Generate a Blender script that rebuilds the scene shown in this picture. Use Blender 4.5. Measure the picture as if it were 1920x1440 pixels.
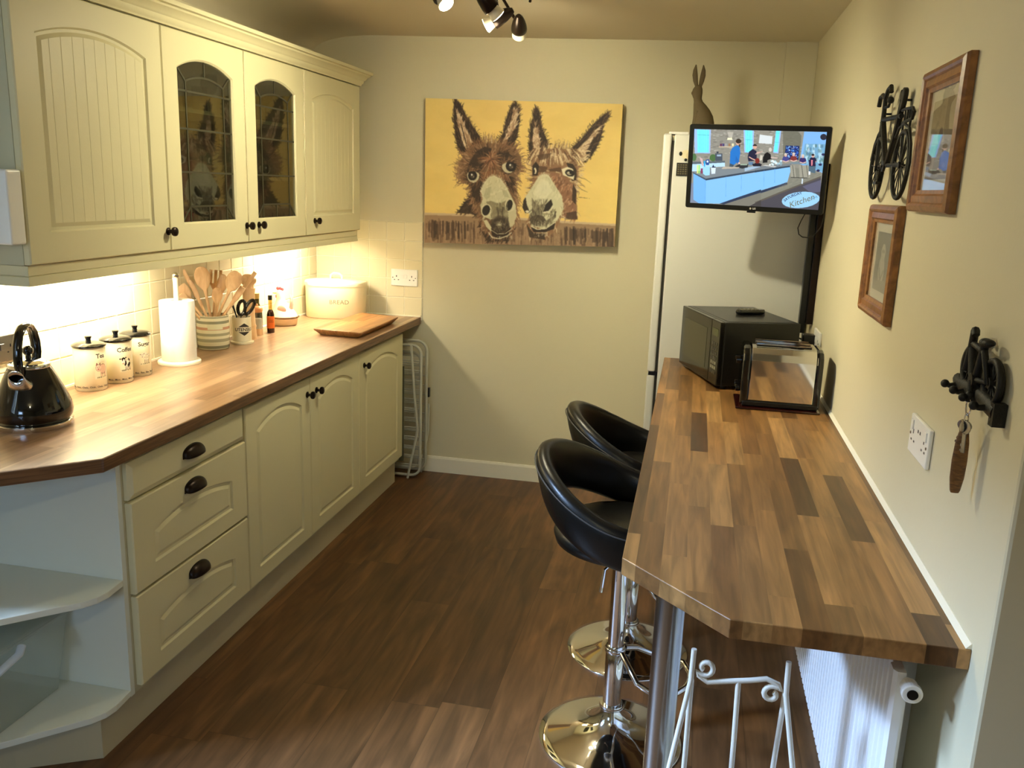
import bpy, bmesh, math, random
import numpy as np
from mathutils import Vector, Matrix
random.seed(4)
PI = math.pi
R = math.radians
S = bpy.context.scene
for o in list(bpy.data.objects): bpy.data.objects.remove(o)
C = S.collection

# ---------------------------------------------------------------- camera
cam = bpy.data.cameras.new('camera'); camo = bpy.data.objects.new('camera', cam); C.objects.link(camo)
cam.sensor_fit = 'HORIZONTAL'; cam.sensor_width = 36.0; cam.lens = 1621.95 / 1920 * 36
cam.clip_start = 0.02
_rt = Vector((0.97784714, 0.20638504, 0.03493119)); _up = Vector((-0.07935196, 0.21107437, 0.97424375)); _fw = Vector((-0.19369625, 0.95543332, -0.22277553))
camo.matrix_world = Matrix(((_rt.x, _up.x, -_fw.x, 2.0102), (_rt.y, _up.y, -_fw.y, -4.4263), (_rt.z, _up.z, -_fw.z, 1.5644), (0, 0, 0, 1)))
S.camera = camo

# ---------------------------------------------------------------- world, exposure, lights
S.view_settings.view_transform = 'Standard'; S.view_settings.look = 'None'
S.view_settings.gamma = 1.0; S.view_settings.use_curve_mapping = False
S.view_settings.exposure = 0.22
w = bpy.data.worlds.new('world'); S.world = w; w.use_nodes = True
w.node_tree.nodes['Background'].inputs[0].default_value = (.50, .68, 1.0, 1)
w.node_tree.nodes['Background'].inputs[1].default_value = 1.6
WARM = (1.0, .92, .63)
def lamp(name, kind, loc, energy, col, target=None, **kw):
    l = bpy.data.lights.new(name, kind); l.energy = energy; l.color = col
    for k, v in kw.items(): setattr(l, k, v)
    o = bpy.data.objects.new(name, l); C.objects.link(o); o.location = loc
    if target is not None:
        o.rotation_euler = (Vector(target) - Vector(loc)).to_track_quat('-Z', 'Y').to_euler()
    return o
# ceiling spot bar (bulb position, target)
SPOTS = [((1.225, -1.75, 2.088), (2.35, -2.4, .70), 40), ((1.355, -1.62, 2.080), (2.38, -.85, .95), 52),
         ((1.265, -1.41, 2.088), (.15, -1.42, 1.50), 46), ((1.36, -1.31, 2.075), (1.15, 0, 1.45), 34)]
for i, (p, t, e) in enumerate(SPOTS):
    p = Vector(p); t = Vector(t); d = (t - p).normalized()
    lamp('spot_light', 'SPOT', p + d * .012, e, WARM, t, spot_size=R(116), spot_blend=1.0, shadow_soft_size=.022)
lamp('spot_bar_fill', 'POINT', (1.3, -1.45, 2.0), 4, WARM, shadow_soft_size=.05)  # added fill light without a fixture, standing in for spill from the bulbs
# second ceiling fitting, behind the camera
lamp('rear_ceiling_light', 'POINT', (1.75, -4.75, 2.1), 11, WARM, shadow_soft_size=.05)
# lamps under the wall cabinets
for y, e, sx, lx in ((-1.98, 10.5, .62, .13), (-.50, 8.5, .34, .20)):
    lamp('under_cabinet_light', 'AREA', (lx, y, 1.296), e, (1, .91, .70), (lx - .12, y, 1.0), shape='RECTANGLE', size=sx, size_y=.05)
# daylight: bright sky outside the kitchen window in the left wall, just out of the photo
lamp('sky_daylight', 'AREA', (-1.35, -3.5, 2.80), 1450, (.44, .62, 1.0), (2.3, -2.9, .35), shape='RECTANGLE', size=1.3, size_y=.7)
lamp('rear_daylight_fill', 'AREA', (.70, -7.3, 1.75), 3.0, (.44, .64, 1.0), (.05, -2.5, .55), shape='RECTANGLE', size=.8, size_y=.8, spread=R(50))  # added blue daylight fill, beam narrowed onto the open end shelves

# ---------------------------------------------------------------- materials
def lin(c):
    return tuple(((x / 12.92) if x <= .04045 else ((x + .055) / 1.055) ** 2.4) for x in c)
def hx(r, g, b): return lin((r / 255, g / 255, b / 255)) + (1,)
def new_mat(name):
    m = bpy.data.materials.new(name); m.use_nodes = True
    nt = m.node_tree; b = nt.nodes['Principled BSDF']; return m, nt, b
def N(nt, t, **kw):
    n = nt.nodes.new(t)
    for k, v in kw.items(): setattr(n, k, v)
    return n
def pm(name, col, rough=.5, metal=0, bump=0, bscale=60, var=0, vscale=8, trans=0, ior=1.45, emit=None, estr=0, coat=0, spec=None, sheen=0):
    m, nt, b = new_mat(name)
    b.inputs['Base Color'].default_value = col; b.inputs['Roughness'].default_value = rough
    b.inputs['Metallic'].default_value = metal; b.inputs['IOR'].default_value = ior
    b.inputs['Transmission Weight'].default_value = trans; b.inputs['Coat Weight'].default_value = coat
    if spec is not None: b.inputs['Specular IOR Level'].default_value = spec
    if emit: b.inputs['Emission Color'].default_value = emit; b.inputs['Emission Strength'].default_value = estr
    tc = N(nt, 'ShaderNodeTexCoord')
    if var:
        n = N(nt, 'ShaderNodeTexNoise'); n.inputs['Scale'].default_value = vscale; n.inputs['Detail'].default_value = 4
        nt.links.new(tc.outputs['Object'], n.inputs['Vector'])
        mx = N(nt, 'ShaderNodeMix', data_type='RGBA'); mx.inputs[6].default_value = tuple(c * (1 - var) for c in col[:3]) + (1,)
        mx.inputs[7].default_value = tuple(min(1, c * (1 + var)) for c in col[:3]) + (1,)
        nt.links.new(n.outputs['Fac'], mx.inputs[0]); nt.links.new(mx.outputs[2], b.inputs['Base Color'])
    if bump:
        n = N(nt, 'ShaderNodeTexNoise'); n.inputs['Scale'].default_value = bscale; n.inputs['Detail'].default_value = 3
        nt.links.new(tc.outputs['Object'], n.inputs['Vector'])
        bp = N(nt, 'ShaderNodeBump'); bp.inputs['Strength'].default_value = bump; bp.inputs['Distance'].default_value = .002
        nt.links.new(n.outputs['Fac'], bp.inputs['Height']); nt.links.new(bp.outputs[0], b.inputs['Normal'])
    return m
def stave_mat(name, cols, width, length, rough=.35, grain=.25, across=0, seam=.0, gscale=1.0, coat=0, blotch=0, seed=0):
    """strips running along y (or x when across=1), each with its own tone and grain"""
    m, nt, b = new_mat(name); L = nt.links.new
    tc = N(nt, 'ShaderNodeTexCoord'); sp = N(nt, 'ShaderNodeSeparateXYZ'); L(tc.outputs['Object'], sp.inputs[0])
    ax, ay = (sp.outputs[0], sp.outputs[1]) if not across else (sp.outputs[1], sp.outputs[0])
    def mth(op, a, bb=None):
        n = N(nt, 'ShaderNodeMath', operation=op)
        for i, v in enumerate((a, bb)):
            if v is None: continue
            if isinstance(v, (int, float)): n.inputs[i].default_value = v
            else: L(v, n.inputs[i])
        return n.outputs[0]
    u = mth('DIVIDE', mth('ADD', ax, .0003 + seed), width); row = mth('FLOOR', u)
    wn = N(nt, 'ShaderNodeTexWhiteNoise', noise_dimensions='1D'); L(row, wn.inputs['W'])
    v = mth('ADD', mth('DIVIDE', ay, length), mth('MULTIPLY', wn.outputs['Value'], 7.3)); cell = mth('FLOOR', v)
    cv = N(nt, 'ShaderNodeCombineXYZ'); L(row, cv.inputs[0]); L(cell, cv.inputs[1])
    w2 = N(nt, 'ShaderNodeTexWhiteNoise', noise_dimensions='2D'); L(cv.outputs[0], w2.inputs['Vector'])
    cr = N(nt, 'ShaderNodeValToRGB'); e = cr.color_ramp.elements
    while len(e) < len(cols): e.new(.5)
    for i, c in enumerate(cols): e[i].position = i / (len(cols) - 1); e[i].color = c
    L(w2.outputs['Value'], cr.inputs[0])
    off = N(nt, 'ShaderNodeVectorMath', operation='SCALE'); L(w2.outputs['Color'], off.inputs[0]); off.inputs['Scale'].default_value = 20
    ad = N(nt, 'ShaderNodeVectorMath', operation='ADD'); L(tc.outputs['Object'], ad.inputs[0]); L(off.outputs[0], ad.inputs[1])
    mp = N(nt, 'ShaderNodeMapping'); L(ad.outputs[0], mp.inputs['Vector'])
    sc = (90 * gscale, 5 * gscale, 30); mp.inputs['Scale'].default_value = sc if not across else (sc[1], sc[0], sc[2])
    no = N(nt, 'ShaderNodeTexNoise'); no.inputs['Scale'].default_value = 1; no.inputs['Detail'].default_value = 6; no.inputs['Distortion'].default_value = .6
    L(mp.outputs[0], no.inputs['Vector'])
    mr = N(nt, 'ShaderNodeMapRange'); mr.inputs[1].default_value = .3; mr.inputs[2].default_value = .7
    mr.inputs[3].default_value = 1 - grain; mr.inputs[4].default_value = 1 + grain * .6; L(no.outputs['Fac'], mr.inputs[0])
    mul = N(nt, 'ShaderNodeVectorMath', operation='MULTIPLY'); L(cr.outputs[0], mul.inputs[0]); L(mr.outputs[0], mul.inputs[1])
    out = mul.outputs[0]
    if blotch:
        m3 = N(nt, 'ShaderNodeMapping'); L(ad.outputs[0], m3.inputs['Vector']); s3 = (14, 2.2, 6)
        m3.inputs['Scale'].default_value = s3 if not across else (s3[1], s3[0], s3[2])
        n3 = N(nt, 'ShaderNodeTexNoise'); n3.inputs['Scale'].default_value = 1; n3.inputs['Detail'].default_value = 4; n3.inputs['Distortion'].default_value = 1.2; L(m3.outputs[0], n3.inputs['Vector'])
        r3 = N(nt, 'ShaderNodeMapRange'); r3.inputs[1].default_value = .32; r3.inputs[2].default_value = .68
        r3.inputs[3].default_value = 1 - blotch; r3.inputs[4].default_value = 1 + blotch * .5; L(n3.outputs['Fac'], r3.inputs[0])
        m4 = N(nt, 'ShaderNodeVectorMath', operation='MULTIPLY'); L(out, m4.inputs[0]); L(r3.outputs[0], m4.inputs[1]); out = m4.outputs[0]
    if seam:
        fu = mth('FRACT', u); fv = mth('FRACT', v)
        d1 = mth('MULTIPLY', mth('MINIMUM', fu, mth('SUBTRACT', 1, fu)), width); d2 = mth('MULTIPLY', mth('MINIMUM', fv, mth('SUBTRACT', 1, fv)), length)
        d = mth('MINIMUM', d1, d2); k = N(nt, 'ShaderNodeMapRange'); L(d, k.inputs[0]); k.inputs[1].default_value = 0; k.inputs[2].default_value = seam
        k.inputs[3].default_value = .55; k.inputs[4].default_value = 1
        m5 = N(nt, 'ShaderNodeVectorMath', operation='MULTIPLY'); L(out, m5.inputs[0]); L(k.outputs[0], m5.inputs[1]); out = m5.outputs[0]
    L(out, b.inputs['Base Color']); b.inputs['Roughness'].default_value = rough; b.inputs['Coat Weight'].default_value = coat
    b.inputs['Coat Roughness'].default_value = .2
    bp = N(nt, 'ShaderNodeBump'); bp.inputs['Strength'].default_value = .12; bp.inputs['Distance'].default_value = .001
    L(no.outputs['Fac'], bp.inputs['Height']); L(bp.outputs[0], b.inputs['Normal'])
    return m
def wood(name, c1, c2, scale=(60, 60, 4), rough=.45, dist=1.0):
    m, nt, b = new_mat(name); L = nt.links.new
    tc = N(nt, 'ShaderNodeTexCoord'); mp = N(nt, 'ShaderNodeMapping'); mp.inputs['Scale'].default_value = scale; L(tc.outputs['Object'], mp.inputs[0])
    n = N(nt, 'ShaderNodeTexNoise'); n.inputs['Scale'].default_value = 1; n.inputs['Detail'].default_value = 5; n.inputs['Distortion'].default_value = dist; L(mp.outputs[0], n.inputs['Vector'])
    cr = N(nt, 'ShaderNodeValToRGB'); cr.color_ramp.elements[0].position = .32; cr.color_ramp.elements[1].position = .68
    cr.color_ramp.elements[0].color = c1; cr.color_ramp.elements[1].color = c2; L(n.outputs['Fac'], cr.inputs[0]); L(cr.outputs[0], b.inputs['Base Color'])
    b.inputs['Roughness'].default_value = rough
    return m
def vcol_mat(name, emit=0, rough=.6):
    m, nt, b = new_mat(name); a = N(nt, 'ShaderNodeVertexColor', layer_name='Col')
    if emit:
        b.inputs['Base Color'].default_value = (.01, .01, .01, 1)
        nt.links.new(a.outputs[0], b.inputs['Emission Color']); b.inputs['Emission Strength'].default_value = emit
    else: nt.links.new(a.outputs[0], b.inputs['Base Color'])
    b.inputs['Roughness'].default_value = rough
    return m
def pane_mat(name, tint, refl, rough=.02):
    """thin clear glass: lets light straight through, mirrors at the surface"""
    m, nt, b = new_mat(name); nt.nodes.remove(b); out = nt.nodes['Material Output']
    t = N(nt, 'ShaderNodeBsdfTransparent'); t.inputs[0].default_value = tint
    g = N(nt, 'ShaderNodeBsdfGlossy'); g.inputs['Roughness'].default_value = rough
    fr = N(nt, 'ShaderNodeFresnel'); ge = N(nt, 'ShaderNodeNewGeometry'); io = N(nt, 'ShaderNodeMapRange'); io.inputs[3].default_value = 1.5; io.inputs[4].default_value = 1 / 1.5
    nt.links.new(ge.outputs['Backfacing'], io.inputs[0]); nt.links.new(io.outputs[0], fr.inputs[0])
    ad = N(nt, 'ShaderNodeMath', operation='ADD', use_clamp=True); ad.inputs[1].default_value = refl; nt.links.new(fr.outputs[0], ad.inputs[0])
    mx = N(nt, 'ShaderNodeMixShader'); nt.links.new(ad.outputs[0], mx.inputs[0]); nt.links.new(t.outputs[0], mx.inputs[1]); nt.links.new(g.outputs[0], mx.inputs[2])
    nt.links.new(mx.outputs[0], out.inputs[0])
    return m

WALL = pm('wall_paint', hx(206, 197, 166), .7, bump=.15, bscale=90, var=.02, vscale=3)
CEIL = pm('ceiling_paint', hx(214, 203, 178), .8, bump=.1, bscale=60)
WHITE = pm('white_gloss_paint', hx(232, 226, 205), .4, bump=.05)
CREAM = pm('cream_painted_door', hx(216, 208, 168), .42, bump=.08, bscale=140)
CARC = pm('cream_carcass', hx(196, 192, 160), .5)
PANELW = pm('pale_shelf_melamine', hx(222, 226, 214), .4)
PLINTH = pm('plinth_board', hx(192, 182, 150), .5)
DARKIN = pm('dark_inside', hx(70, 66, 52), .8)
TILE = pm('cream_tile', hx(222, 211, 176), .14, var=.03, vscale=5, bump=.05, bscale=12)
GROUT = pm('tile_grout', hx(240, 234, 210), .8)
_wt = [hx(128, 95, 66), hx(152, 117, 85), hx(166, 132, 99), hx(140, 107, 76), hx(176, 142, 108), hx(158, 123, 90)]
TOPW = stave_mat('walnut_block_worktop', _wt, .0475, .33, rough=.33, grain=.22, gscale=.8, coat=.15, blotch=.12)
TOPWR = stave_mat('walnut_block_breakfast_bar', [hx(84, 55, 27), hx(142, 102, 56), hx(164, 120, 70), hx(110, 74, 38), hx(174, 132, 80), hx(134, 94, 50)], .0478, .44, rough=.38, grain=.38, gscale=.7, coat=.05, blotch=.28, seed=.02)
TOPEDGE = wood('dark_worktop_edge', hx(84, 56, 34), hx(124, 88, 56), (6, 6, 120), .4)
FLOORM = stave_mat('brown_plank_floor', [hx(86, 57, 32), hx(112, 78, 46), hx(96, 64, 37), hx(122, 86, 53), hx(103, 70, 41)], .152, 1.22, rough=.42, grain=.30, gscale=.5, blotch=.44, seam=.002, seed=.01)
BLACKM = pm('oiled_bronze', hx(38, 28, 22), .3, metal=.7)
IRON = pm('black_cast_iron', hx(26, 25, 20), .55, metal=.3, bump=.4, bscale=200)
CHROME = pm('chrome', (.78, .78, .78, 1), .06, metal=1)
STEEL = pm('brushed_steel', (.34, .34, .33, 1), .26, metal=1)
BLACKG = pm('black_gloss', hx(10, 10, 10), .08, coat=.5)
BLACKP = pm('black_plastic', hx(16, 16, 15), .3)
LEATHER = pm('black_leatherette', hx(9, 9, 8), .34, bump=.12, bscale=220)
STITCH = pm('grey_piping', hx(70, 68, 66), .6)
FRIDGEW = pm('fridge_white', hx(214, 212, 202), .32)
RUBBER = pm('dark_seal', hx(50, 46, 36), .7)
CERAM = pm('cream_ceramic', hx(238, 228, 196), .12)
PAPER = pm('kitchen_paper', hx(240, 238, 232), .9, bump=.6, bscale=120)
SPOON = wood('pale_beech', hx(212, 170, 124), hx(234, 198, 152), (40, 40, 6))
OAK = wood('golden_frame_wood', hx(112, 72, 34), hx(156, 104, 54), (30, 30, 30), .35)
MATW = pm('picture_mount', hx(238, 230, 204), .8)
PLASW = pm('white_plastic', hx(238, 236, 228), .3)
RADW = pm('white_radiator_enamel', hx(232, 234, 236), .35)
WIREW = pm('white_painted_wire', hx(212, 210, 200), .45, bump=.2, bscale=300)
GLASS = pane_mat('clear_glass', (.93, .95, .93, 1), .03)
CABGL = pane_mat('cabinet_door_glass', (.55, .57, .5, 1), .14, .004)
PICGL = pane_mat('picture_glass', (.96, .96, .96, 1), .02, .003)
LEAD = pm('leading', hx(70, 68, 50), .5, metal=.4)

# ---------------------------------------------------------------- helpers
class MB:
    def __init__(s): s.bm = bmesh.new()
    def face(s, vs):
        try: return s.bm.faces.new(vs)
        except ValueError: return None
    def box(s, x0, x1, y0, y1, z0, z1, rot=None, piv=None):
        v = [Vector((x, y, z)) for z in (z0, z1) for y in (y0, y1) for x in (x0, x1)]
        if rot is not None:
            pv = Vector(piv) if piv is not None else Vector(((x0 + x1) / 2, (y0 + y1) / 2, (z0 + z1) / 2))
            v = [rot @ (q - pv) + pv for q in v]
        b = [s.bm.verts.new(q) for q in v]
        for f in ((0, 2, 3, 1), (4, 5, 7, 6), (0, 1, 5, 4), (2, 6, 7, 3), (0, 4, 6, 2), (1, 3, 7, 5)): s.face([b[i] for i in f])
        return s
    def prism(s, pts, z0, z1, axis='z'):
        """pts 2D; extruded along axis"""
        def mk(p, h):
            if axis == 'z': return (p[0], p[1], h)
            if axis == 'y': return (p[0], h, p[1])
            return (h, p[0], p[1])
        a = [s.bm.verts.new(mk(p, z0)) for p in pts]; b = [s.bm.verts.new(mk(p, z1)) for p in pts]
        n = len(pts); s.face(a[::-1]); s.face(b)
        for i in range(n): s.face([a[i], a[(i + 1) % n], b[(i + 1) % n], b[i]])
        return s
    def loops(s, L, cap0=True, cap1=True, closed=True):
        V = [[s.bm.verts.new(p) for p in l] for l in L]
        for a, b in zip(V, V[1:]):
            n = len(a)
            for i in range(n if closed else n - 1): s.face([a[i], a[(i + 1) % n], b[(i + 1) % n], b[i]])
        if cap0: s.face(V[0][::-1])
        if cap1: s.face(V[-1])
        return s
    def lathe(s, prof, c=(0, 0, 0), n=32, sx=1, sy=1, rot=None, cap=True):
        L = []
        for r, z in prof:
            l = []
            for i in range(n):
                a = 2 * PI * i / n; p = Vector((r * sx * math.cos(a), r * sy * math.sin(a), z))
                if rot is not None: p = rot @ p
                l.append(p + Vector(c))
            L.append(l)
        return s.loops(L, cap, cap)
    def tube(s, path, r, n=10, closed=False, cap=True, flat=None):
        P = [Vector(p) for p in path]; m = len(P); L = []; rr = r if isinstance(r, (list, tuple)) else [r] * m
        prev = None
        for i in range(m):
            if closed: t = (P[(i + 1) % m] - P[i - 1])
            else: t = P[min(i + 1, m - 1)] - P[max(i - 1, 0)]
            t.normalize()
            if prev is None:
                u = t.cross(Vector((0, 0, 1)));
                if u.length < .05: u = t.cross(Vector((1, 0, 0)))
                u.normalize()
            else:
                u = prev - t * prev.dot(t); u.normalize()
            prev = u; v = t.cross(u)
            fx, fy = flat if flat else (1, 1)
            L.append([P[i] + (u * math.cos(2 * PI * k / n) * fx + v * math.sin(2 * PI * k / n) * fy) * rr[i] for k in range(n)])
        if closed: L.append(L[0])
        return s.loops(L, cap and not closed, cap and not closed)
    def cyl(s, p0, p1, r, n=20, r1=None): return s.tube([p0, p1], [r, r if r1 is None else r1], n)
    def ball(s, c, r, n=14, sx=1, sy=1, sz=1, rot=None):
        L = []
        for i in range(1, n // 2 + 1):
            ph = PI * i / (n // 2 + 1); L.append((r * math.sin(ph), -r * math.cos(ph) * sz))
        return s.lathe([(1e-4, -r * sz)] + L + [(1e-4, r * sz)], c, n, sx, sy, rot)
    def build(s, name, mat, parent=None, smooth=False, bevel=0, seg=2, **kw):
        bm = s.bm
        bmesh.ops.remove_doubles(bm, verts=bm.verts, dist=1e-6)
        bmesh.ops.recalc_face_normals(bm, faces=bm.faces)
        me = bpy.data.meshes.new(name); bm.to_mesh(me); bm.free()
        if isinstance(mat, (list, tuple)):
            for q in mat: me.materials.append(q)
        elif mat: me.materials.append(mat)
        o = bpy.data.objects.new(name, me); C.objects.link(o)
        if parent is not None: o.parent = parent
        if smooth:
            for p in me.polygons: p.use_smooth = True
            if hasattr(me, 'set_sharp_from_angle'): me.set_sharp_from_angle(angle=R(38 if smooth is True else smooth))
        if bevel:
            md = o.modifiers.new('bevel', 'BEVEL'); md.width = bevel; md.segments = seg; md.limit_method = 'ANGLE'; md.angle_limit = R(40)
            md.harden_normals = False
        return o
def thing(name, label, cat, loc=(0, 0, 0), rotz=0, group=None, rot=None):
    o = bpy.data.objects.new(name, None); C.objects.link(o); o.location = loc; o.rotation_euler = rot or (0, 0, rotz)
    o.empty_display_size = .05
    o['label'] = label; o['category'] = cat
    if group: o['group'] = group
    return o
def tag(o, label, cat, group=None, loc=None, rotz=None):
    o['label'] = label; o['category'] = cat
    if group: o['group'] = group
    if loc is not None: o.location = loc
    if rotz is not None: o.rotation_euler = (0, 0, rotz)
    return o
def struct(name, mb, mat, **kw):
    o = mb.build(name, mat, None, **kw); o['kind'] = 'structure'; return o
def text_mesh(name, body, size, mat, parent, M, extrude=.0002, align='CENTER', curve=None, shear=0, bold=0, space=1):
    cu = bpy.data.curves.new(name, 'FONT'); cu.body = body; cu.size = size; cu.extrude = extrude; cu.align_x = align; cu.align_y = 'CENTER'
    cu.shear = shear; cu.offset = bold; cu.space_character = space; cu.resolution_u = 3
    t = bpy.data.objects.new(name, cu); C.objects.link(t)
    dg = bpy.context.evaluated_depsgraph_get(); me = bpy.data.meshes.new_from_object(t.evaluated_get(dg)); bpy.data.objects.remove(t)
    for v in me.vertices:
        p = v.co.copy()
        v.co = curve(p) if curve else (M @ p)
    me.materials.clear(); me.materials.append(mat)
    o = bpy.data.objects.new(name, me); C.objects.link(o)
    if parent is not None: o.parent = parent
    return o
def frame_m(origin, xdir, ydir):
    x = Vector(xdir).normalized(); y = Vector(ydir).normalized(); z = x.cross(y)
    return Matrix(((x.x, y.x, z.x, origin[0]), (x.y, y.y, z.y, origin[1]), (x.z, y.z, z.z, origin[2]), (0, 0, 0, 1)))

# ---------------------------------------------------------------- little painter for pictures
class Paint:
    def __init__(s, w, h, sc, bg):
        s.sc = sc; s.W = int(w * sc); s.H = int(h * sc); s.a = np.zeros((s.H, s.W, 3), np.float32); s.a[:] = np.array(bg, np.float32) / 255
    def _blend(s, x0, y0, m, col, al):
        h, w = m.shape; sub = s.a[y0:y0 + h, x0:x0 + w]; k = (m * al)[..., None]
        sub *= (1 - k); sub += k * (np.array(col, np.float32) / 255)
    def poly(s, pts, col, al=1.0):
        P = np.array(pts, float) * s.sc
        x0 = max(int(P[:, 0].min()) - 1, 0); x1 = min(int(P[:, 0].max()) + 2, s.W); y0 = max(int(P[:, 1].min()) - 1, 0); y1 = min(int(P[:, 1].max()) + 2, s.H)
        if x1 <= x0 or y1 <= y0: return
        X, Y = np.meshgrid(np.arange(x0, x1) + .5, np.arange(y0, y1) + .5); ins = np.zeros(X.shape, bool)
        n = len(P); j = n - 1
        for i in range(n):
            xi, yi = P[i]; xj, yj = P[j]
            if yi != yj:
                c = ((yi > Y) != (yj > Y)) & (X < (xj - xi) * (Y - yi) / (yj - yi) + xi); ins ^= c
            j = i
        s._blend(x0, y0, ins.astype(np.float32), col, al)
    def ell(s, cx, cy, rx, ry, col, al=1.0, rot=0):
        s.poly([(cx + rx * math.cos(t) * math.cos(rot) - ry * math.sin(t) * math.sin(rot), cy + rx * math.cos(t) * math.sin(rot) + ry * math.sin(t) * math.cos(rot)) for t in np.linspace(0, 2 * PI, 20, endpoint=False)], col, al)
    def line(s, pts, wd, col, al=1.0, taper=False):
        for i, ((xa, ya), (xb, yb)) in enumerate(zip(pts, pts[1:])):
            dx, dy = xb - xa, yb - ya; l = math.hypot(dx, dy) or 1; nx, ny = -dy / l * wd / 2, dx / l * wd / 2
            k = .25 if taper and i == len(pts) - 2 else 1
            s.poly([(xa + nx, ya + ny), (xb + nx * k, yb + ny * k), (xb - nx * k, yb - ny * k), (xa - nx, ya - ny)], col, al)
    def smooth(s, k=1):
        for _ in range(k):
            a = s.a; b = a.copy(); b[1:-1, 1:-1] = (a[1:-1, 1:-1] * 4 + a[:-2, 1:-1] + a[2:, 1:-1] + a[1:-1, :-2] + a[1:-1, 2:]) / 8; s.a = b
    def mesh(s, name, quad, corners, nu, nv, mat, parent, off=(0, 0, 0)):
        """quad: painter coordinates TL TR BR BL; corners: 3D points TL TR BR BL"""
        q = [np.array(c, float) for c in quad]; c3 = [np.array(c, float) for c in corners]
        T, Sx = np.meshgrid(np.linspace(0, 1, nv), np.linspace(0, 1, nu), indexing='ij')
        T = T[..., None]; Sx = Sx[..., None]
        def bl(c): return (c[0] * (1 - Sx) + c[1] * Sx) * (1 - T) + (c[3] * (1 - Sx) + c[2] * Sx) * T
        px = bl(q) * s.sc; P = bl(c3).reshape(-1, 3)
        xi = np.clip(px[..., 0], 0, s.W - 1.01); yi = np.clip(px[..., 1], 0, s.H - 1.01); x0 = xi.astype(int); y0 = yi.astype(int); fx = (xi - x0)[..., None]; fy = (yi - y0)[..., None]
        col = (s.a[y0, x0] * (1 - fx) + s.a[y0, x0 + 1] * fx) * (1 - fy) + (s.a[y0 + 1, x0] * (1 - fx) + s.a[y0 + 1, x0 + 1] * fx) * fy
        col = np.clip(col, 0, 1).reshape(-1, 3); col = np.where(col <= .04045, col / 12.92, ((col + .055) / 1.055) ** 2.4)
        me = bpy.data.meshes.new(name); nV = nu * nv; nF = (nu - 1) * (nv - 1)
        me.vertices.add(nV); me.vertices.foreach_set('co', P.astype(np.float32).ravel())
        I = np.arange(nV).reshape(nv, nu); F = np.stack([I[:-1, :-1], I[1:, :-1], I[1:, 1:], I[:-1, 1:]], -1).reshape(-1)
        me.loops.add(nF * 4); me.loops.foreach_set('vertex_index', F.astype(np.int32))
        me.polygons.add(nF); me.polygons.foreach_set('loop_start', np.arange(0, nF * 4, 4, dtype=np.int32))
        me.update(calc_edges=True); me.validate()
        at = me.color_attributes.new('Col', 'FLOAT_COLOR', 'POINT')
        at.data.foreach_set('color', np.concatenate([col, np.ones((nV, 1))], 1).astype(np.float32).ravel())
        me.materials.append(mat); o = bpy.data.objects.new(name, me); C.objects.link(o)
        if parent is not None: o.parent = parent
        return o
PAINTED = vcol_mat('painted_canvas', 0, .7)
PRINTED = vcol_mat('printed_picture', 0, .6)
SCREEN = vcol_mat('lit_screen', 1.15, .15)

# ---------------------------------------------------------------- room shell
XR = 2.494
struct('floor', MB().box(-.3, 4.6, -6.6, .3, -.06, 0), FLOORM)
struct('wall_left', MB().box(-.15, 0, -6.6, .15, 0, 1.05).box(-.15, 0, -3.05, .15, 1.05, 2.6).box(-.15, 0, -6.6, -4.0, 1.05, 2.6).box(-.15, 0, -4.0, -3.05, 2.10, 2.6), WALL)
struct('wall_back', MB().box(0, XR, 0, .15, 0, 2.6), WALL)
struct('wall_right', MB().box(XR, 4.6, -3.115, .15, 0, 2.6), WALL, bevel=.006)
struct('wall_rear', MB().box(-.15, 4.6, -6.6, -6.45, 0, .95).box(-.15, .1, -6.6, -6.45, .95, 2.6).box(1.2, 4.6, -6.6, -6.45, .95, 2.6).box(.1, 1.2, -6.6, -6.45, 2.10, 2.6), WALL)
struct('wall_far', MB().box(4.45, 4.6, -6.45, -3.115, 0, 2.6), WALL)
_cp = [(4.6, 2.235), (XR, 2.257), (.60, 2.282), (.36, 2.287), (.30, 2.287), (.24, 2.284), (.18, 2.279), (.12, 2.270), (.06, 2.254), (.02, 2.236), (-.002, 2.215), (-.002, 2.7), (4.6, 2.7)]
struct('ceiling', MB().prism(_cp, -6.6, .15, 'y'), CEIL, smooth=30)
struct('trim_1', MB().box(2.352, XR, -.022, 0, .9, 2.2585), WALL, bevel=.003)
struct('baseboard_back', MB().prism([(-.0155, 0), (-.0155, .078), (-.011, .0884), (0, .0884), (0, 0)], .607, XR, 'x'), WHITE)
struct('baseboard_right', MB().prism([(XR - .0155, 0), (XR - .0155, .078), (XR - .011, .0884), (XR, .0884), (XR, 0)], -3.11, -.72, 'y'), WHITE)
# window in the left wall, out of the photo
w0, w1 = -4.0, -3.05; wf = MB()
for q in (w0, (w0 + w1) / 2 - .025, w1 - .05): wf.box(-.12, -.06, q, q + .05, 1.05, 2.10)
for z in (1.05, 2.05): wf.box(-.12, -.06, w0, w1, z, z + .05)
wfo = struct('window_1', wf, WHITE)
MB().box(-.092, -.088, w0 + .01, w1 - .01, 1.06, 2.09).build('pane', GLASS, wfo)
wf = MB()  # unseen rear window, added to let the blue daylight fill in
for q in (.1, 1.15): wf.box(q, q + .05, -6.57, -6.51, .95, 2.10)
for z in (.95, 2.05): wf.box(.1, 1.2, -6.57, -6.51, z, z + .05)
wfo = struct('window_2', wf, WHITE)
MB().box(.11, 1.19, -6.542, -6.538, .96, 2.09).build('pane', GLASS, wfo)

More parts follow.
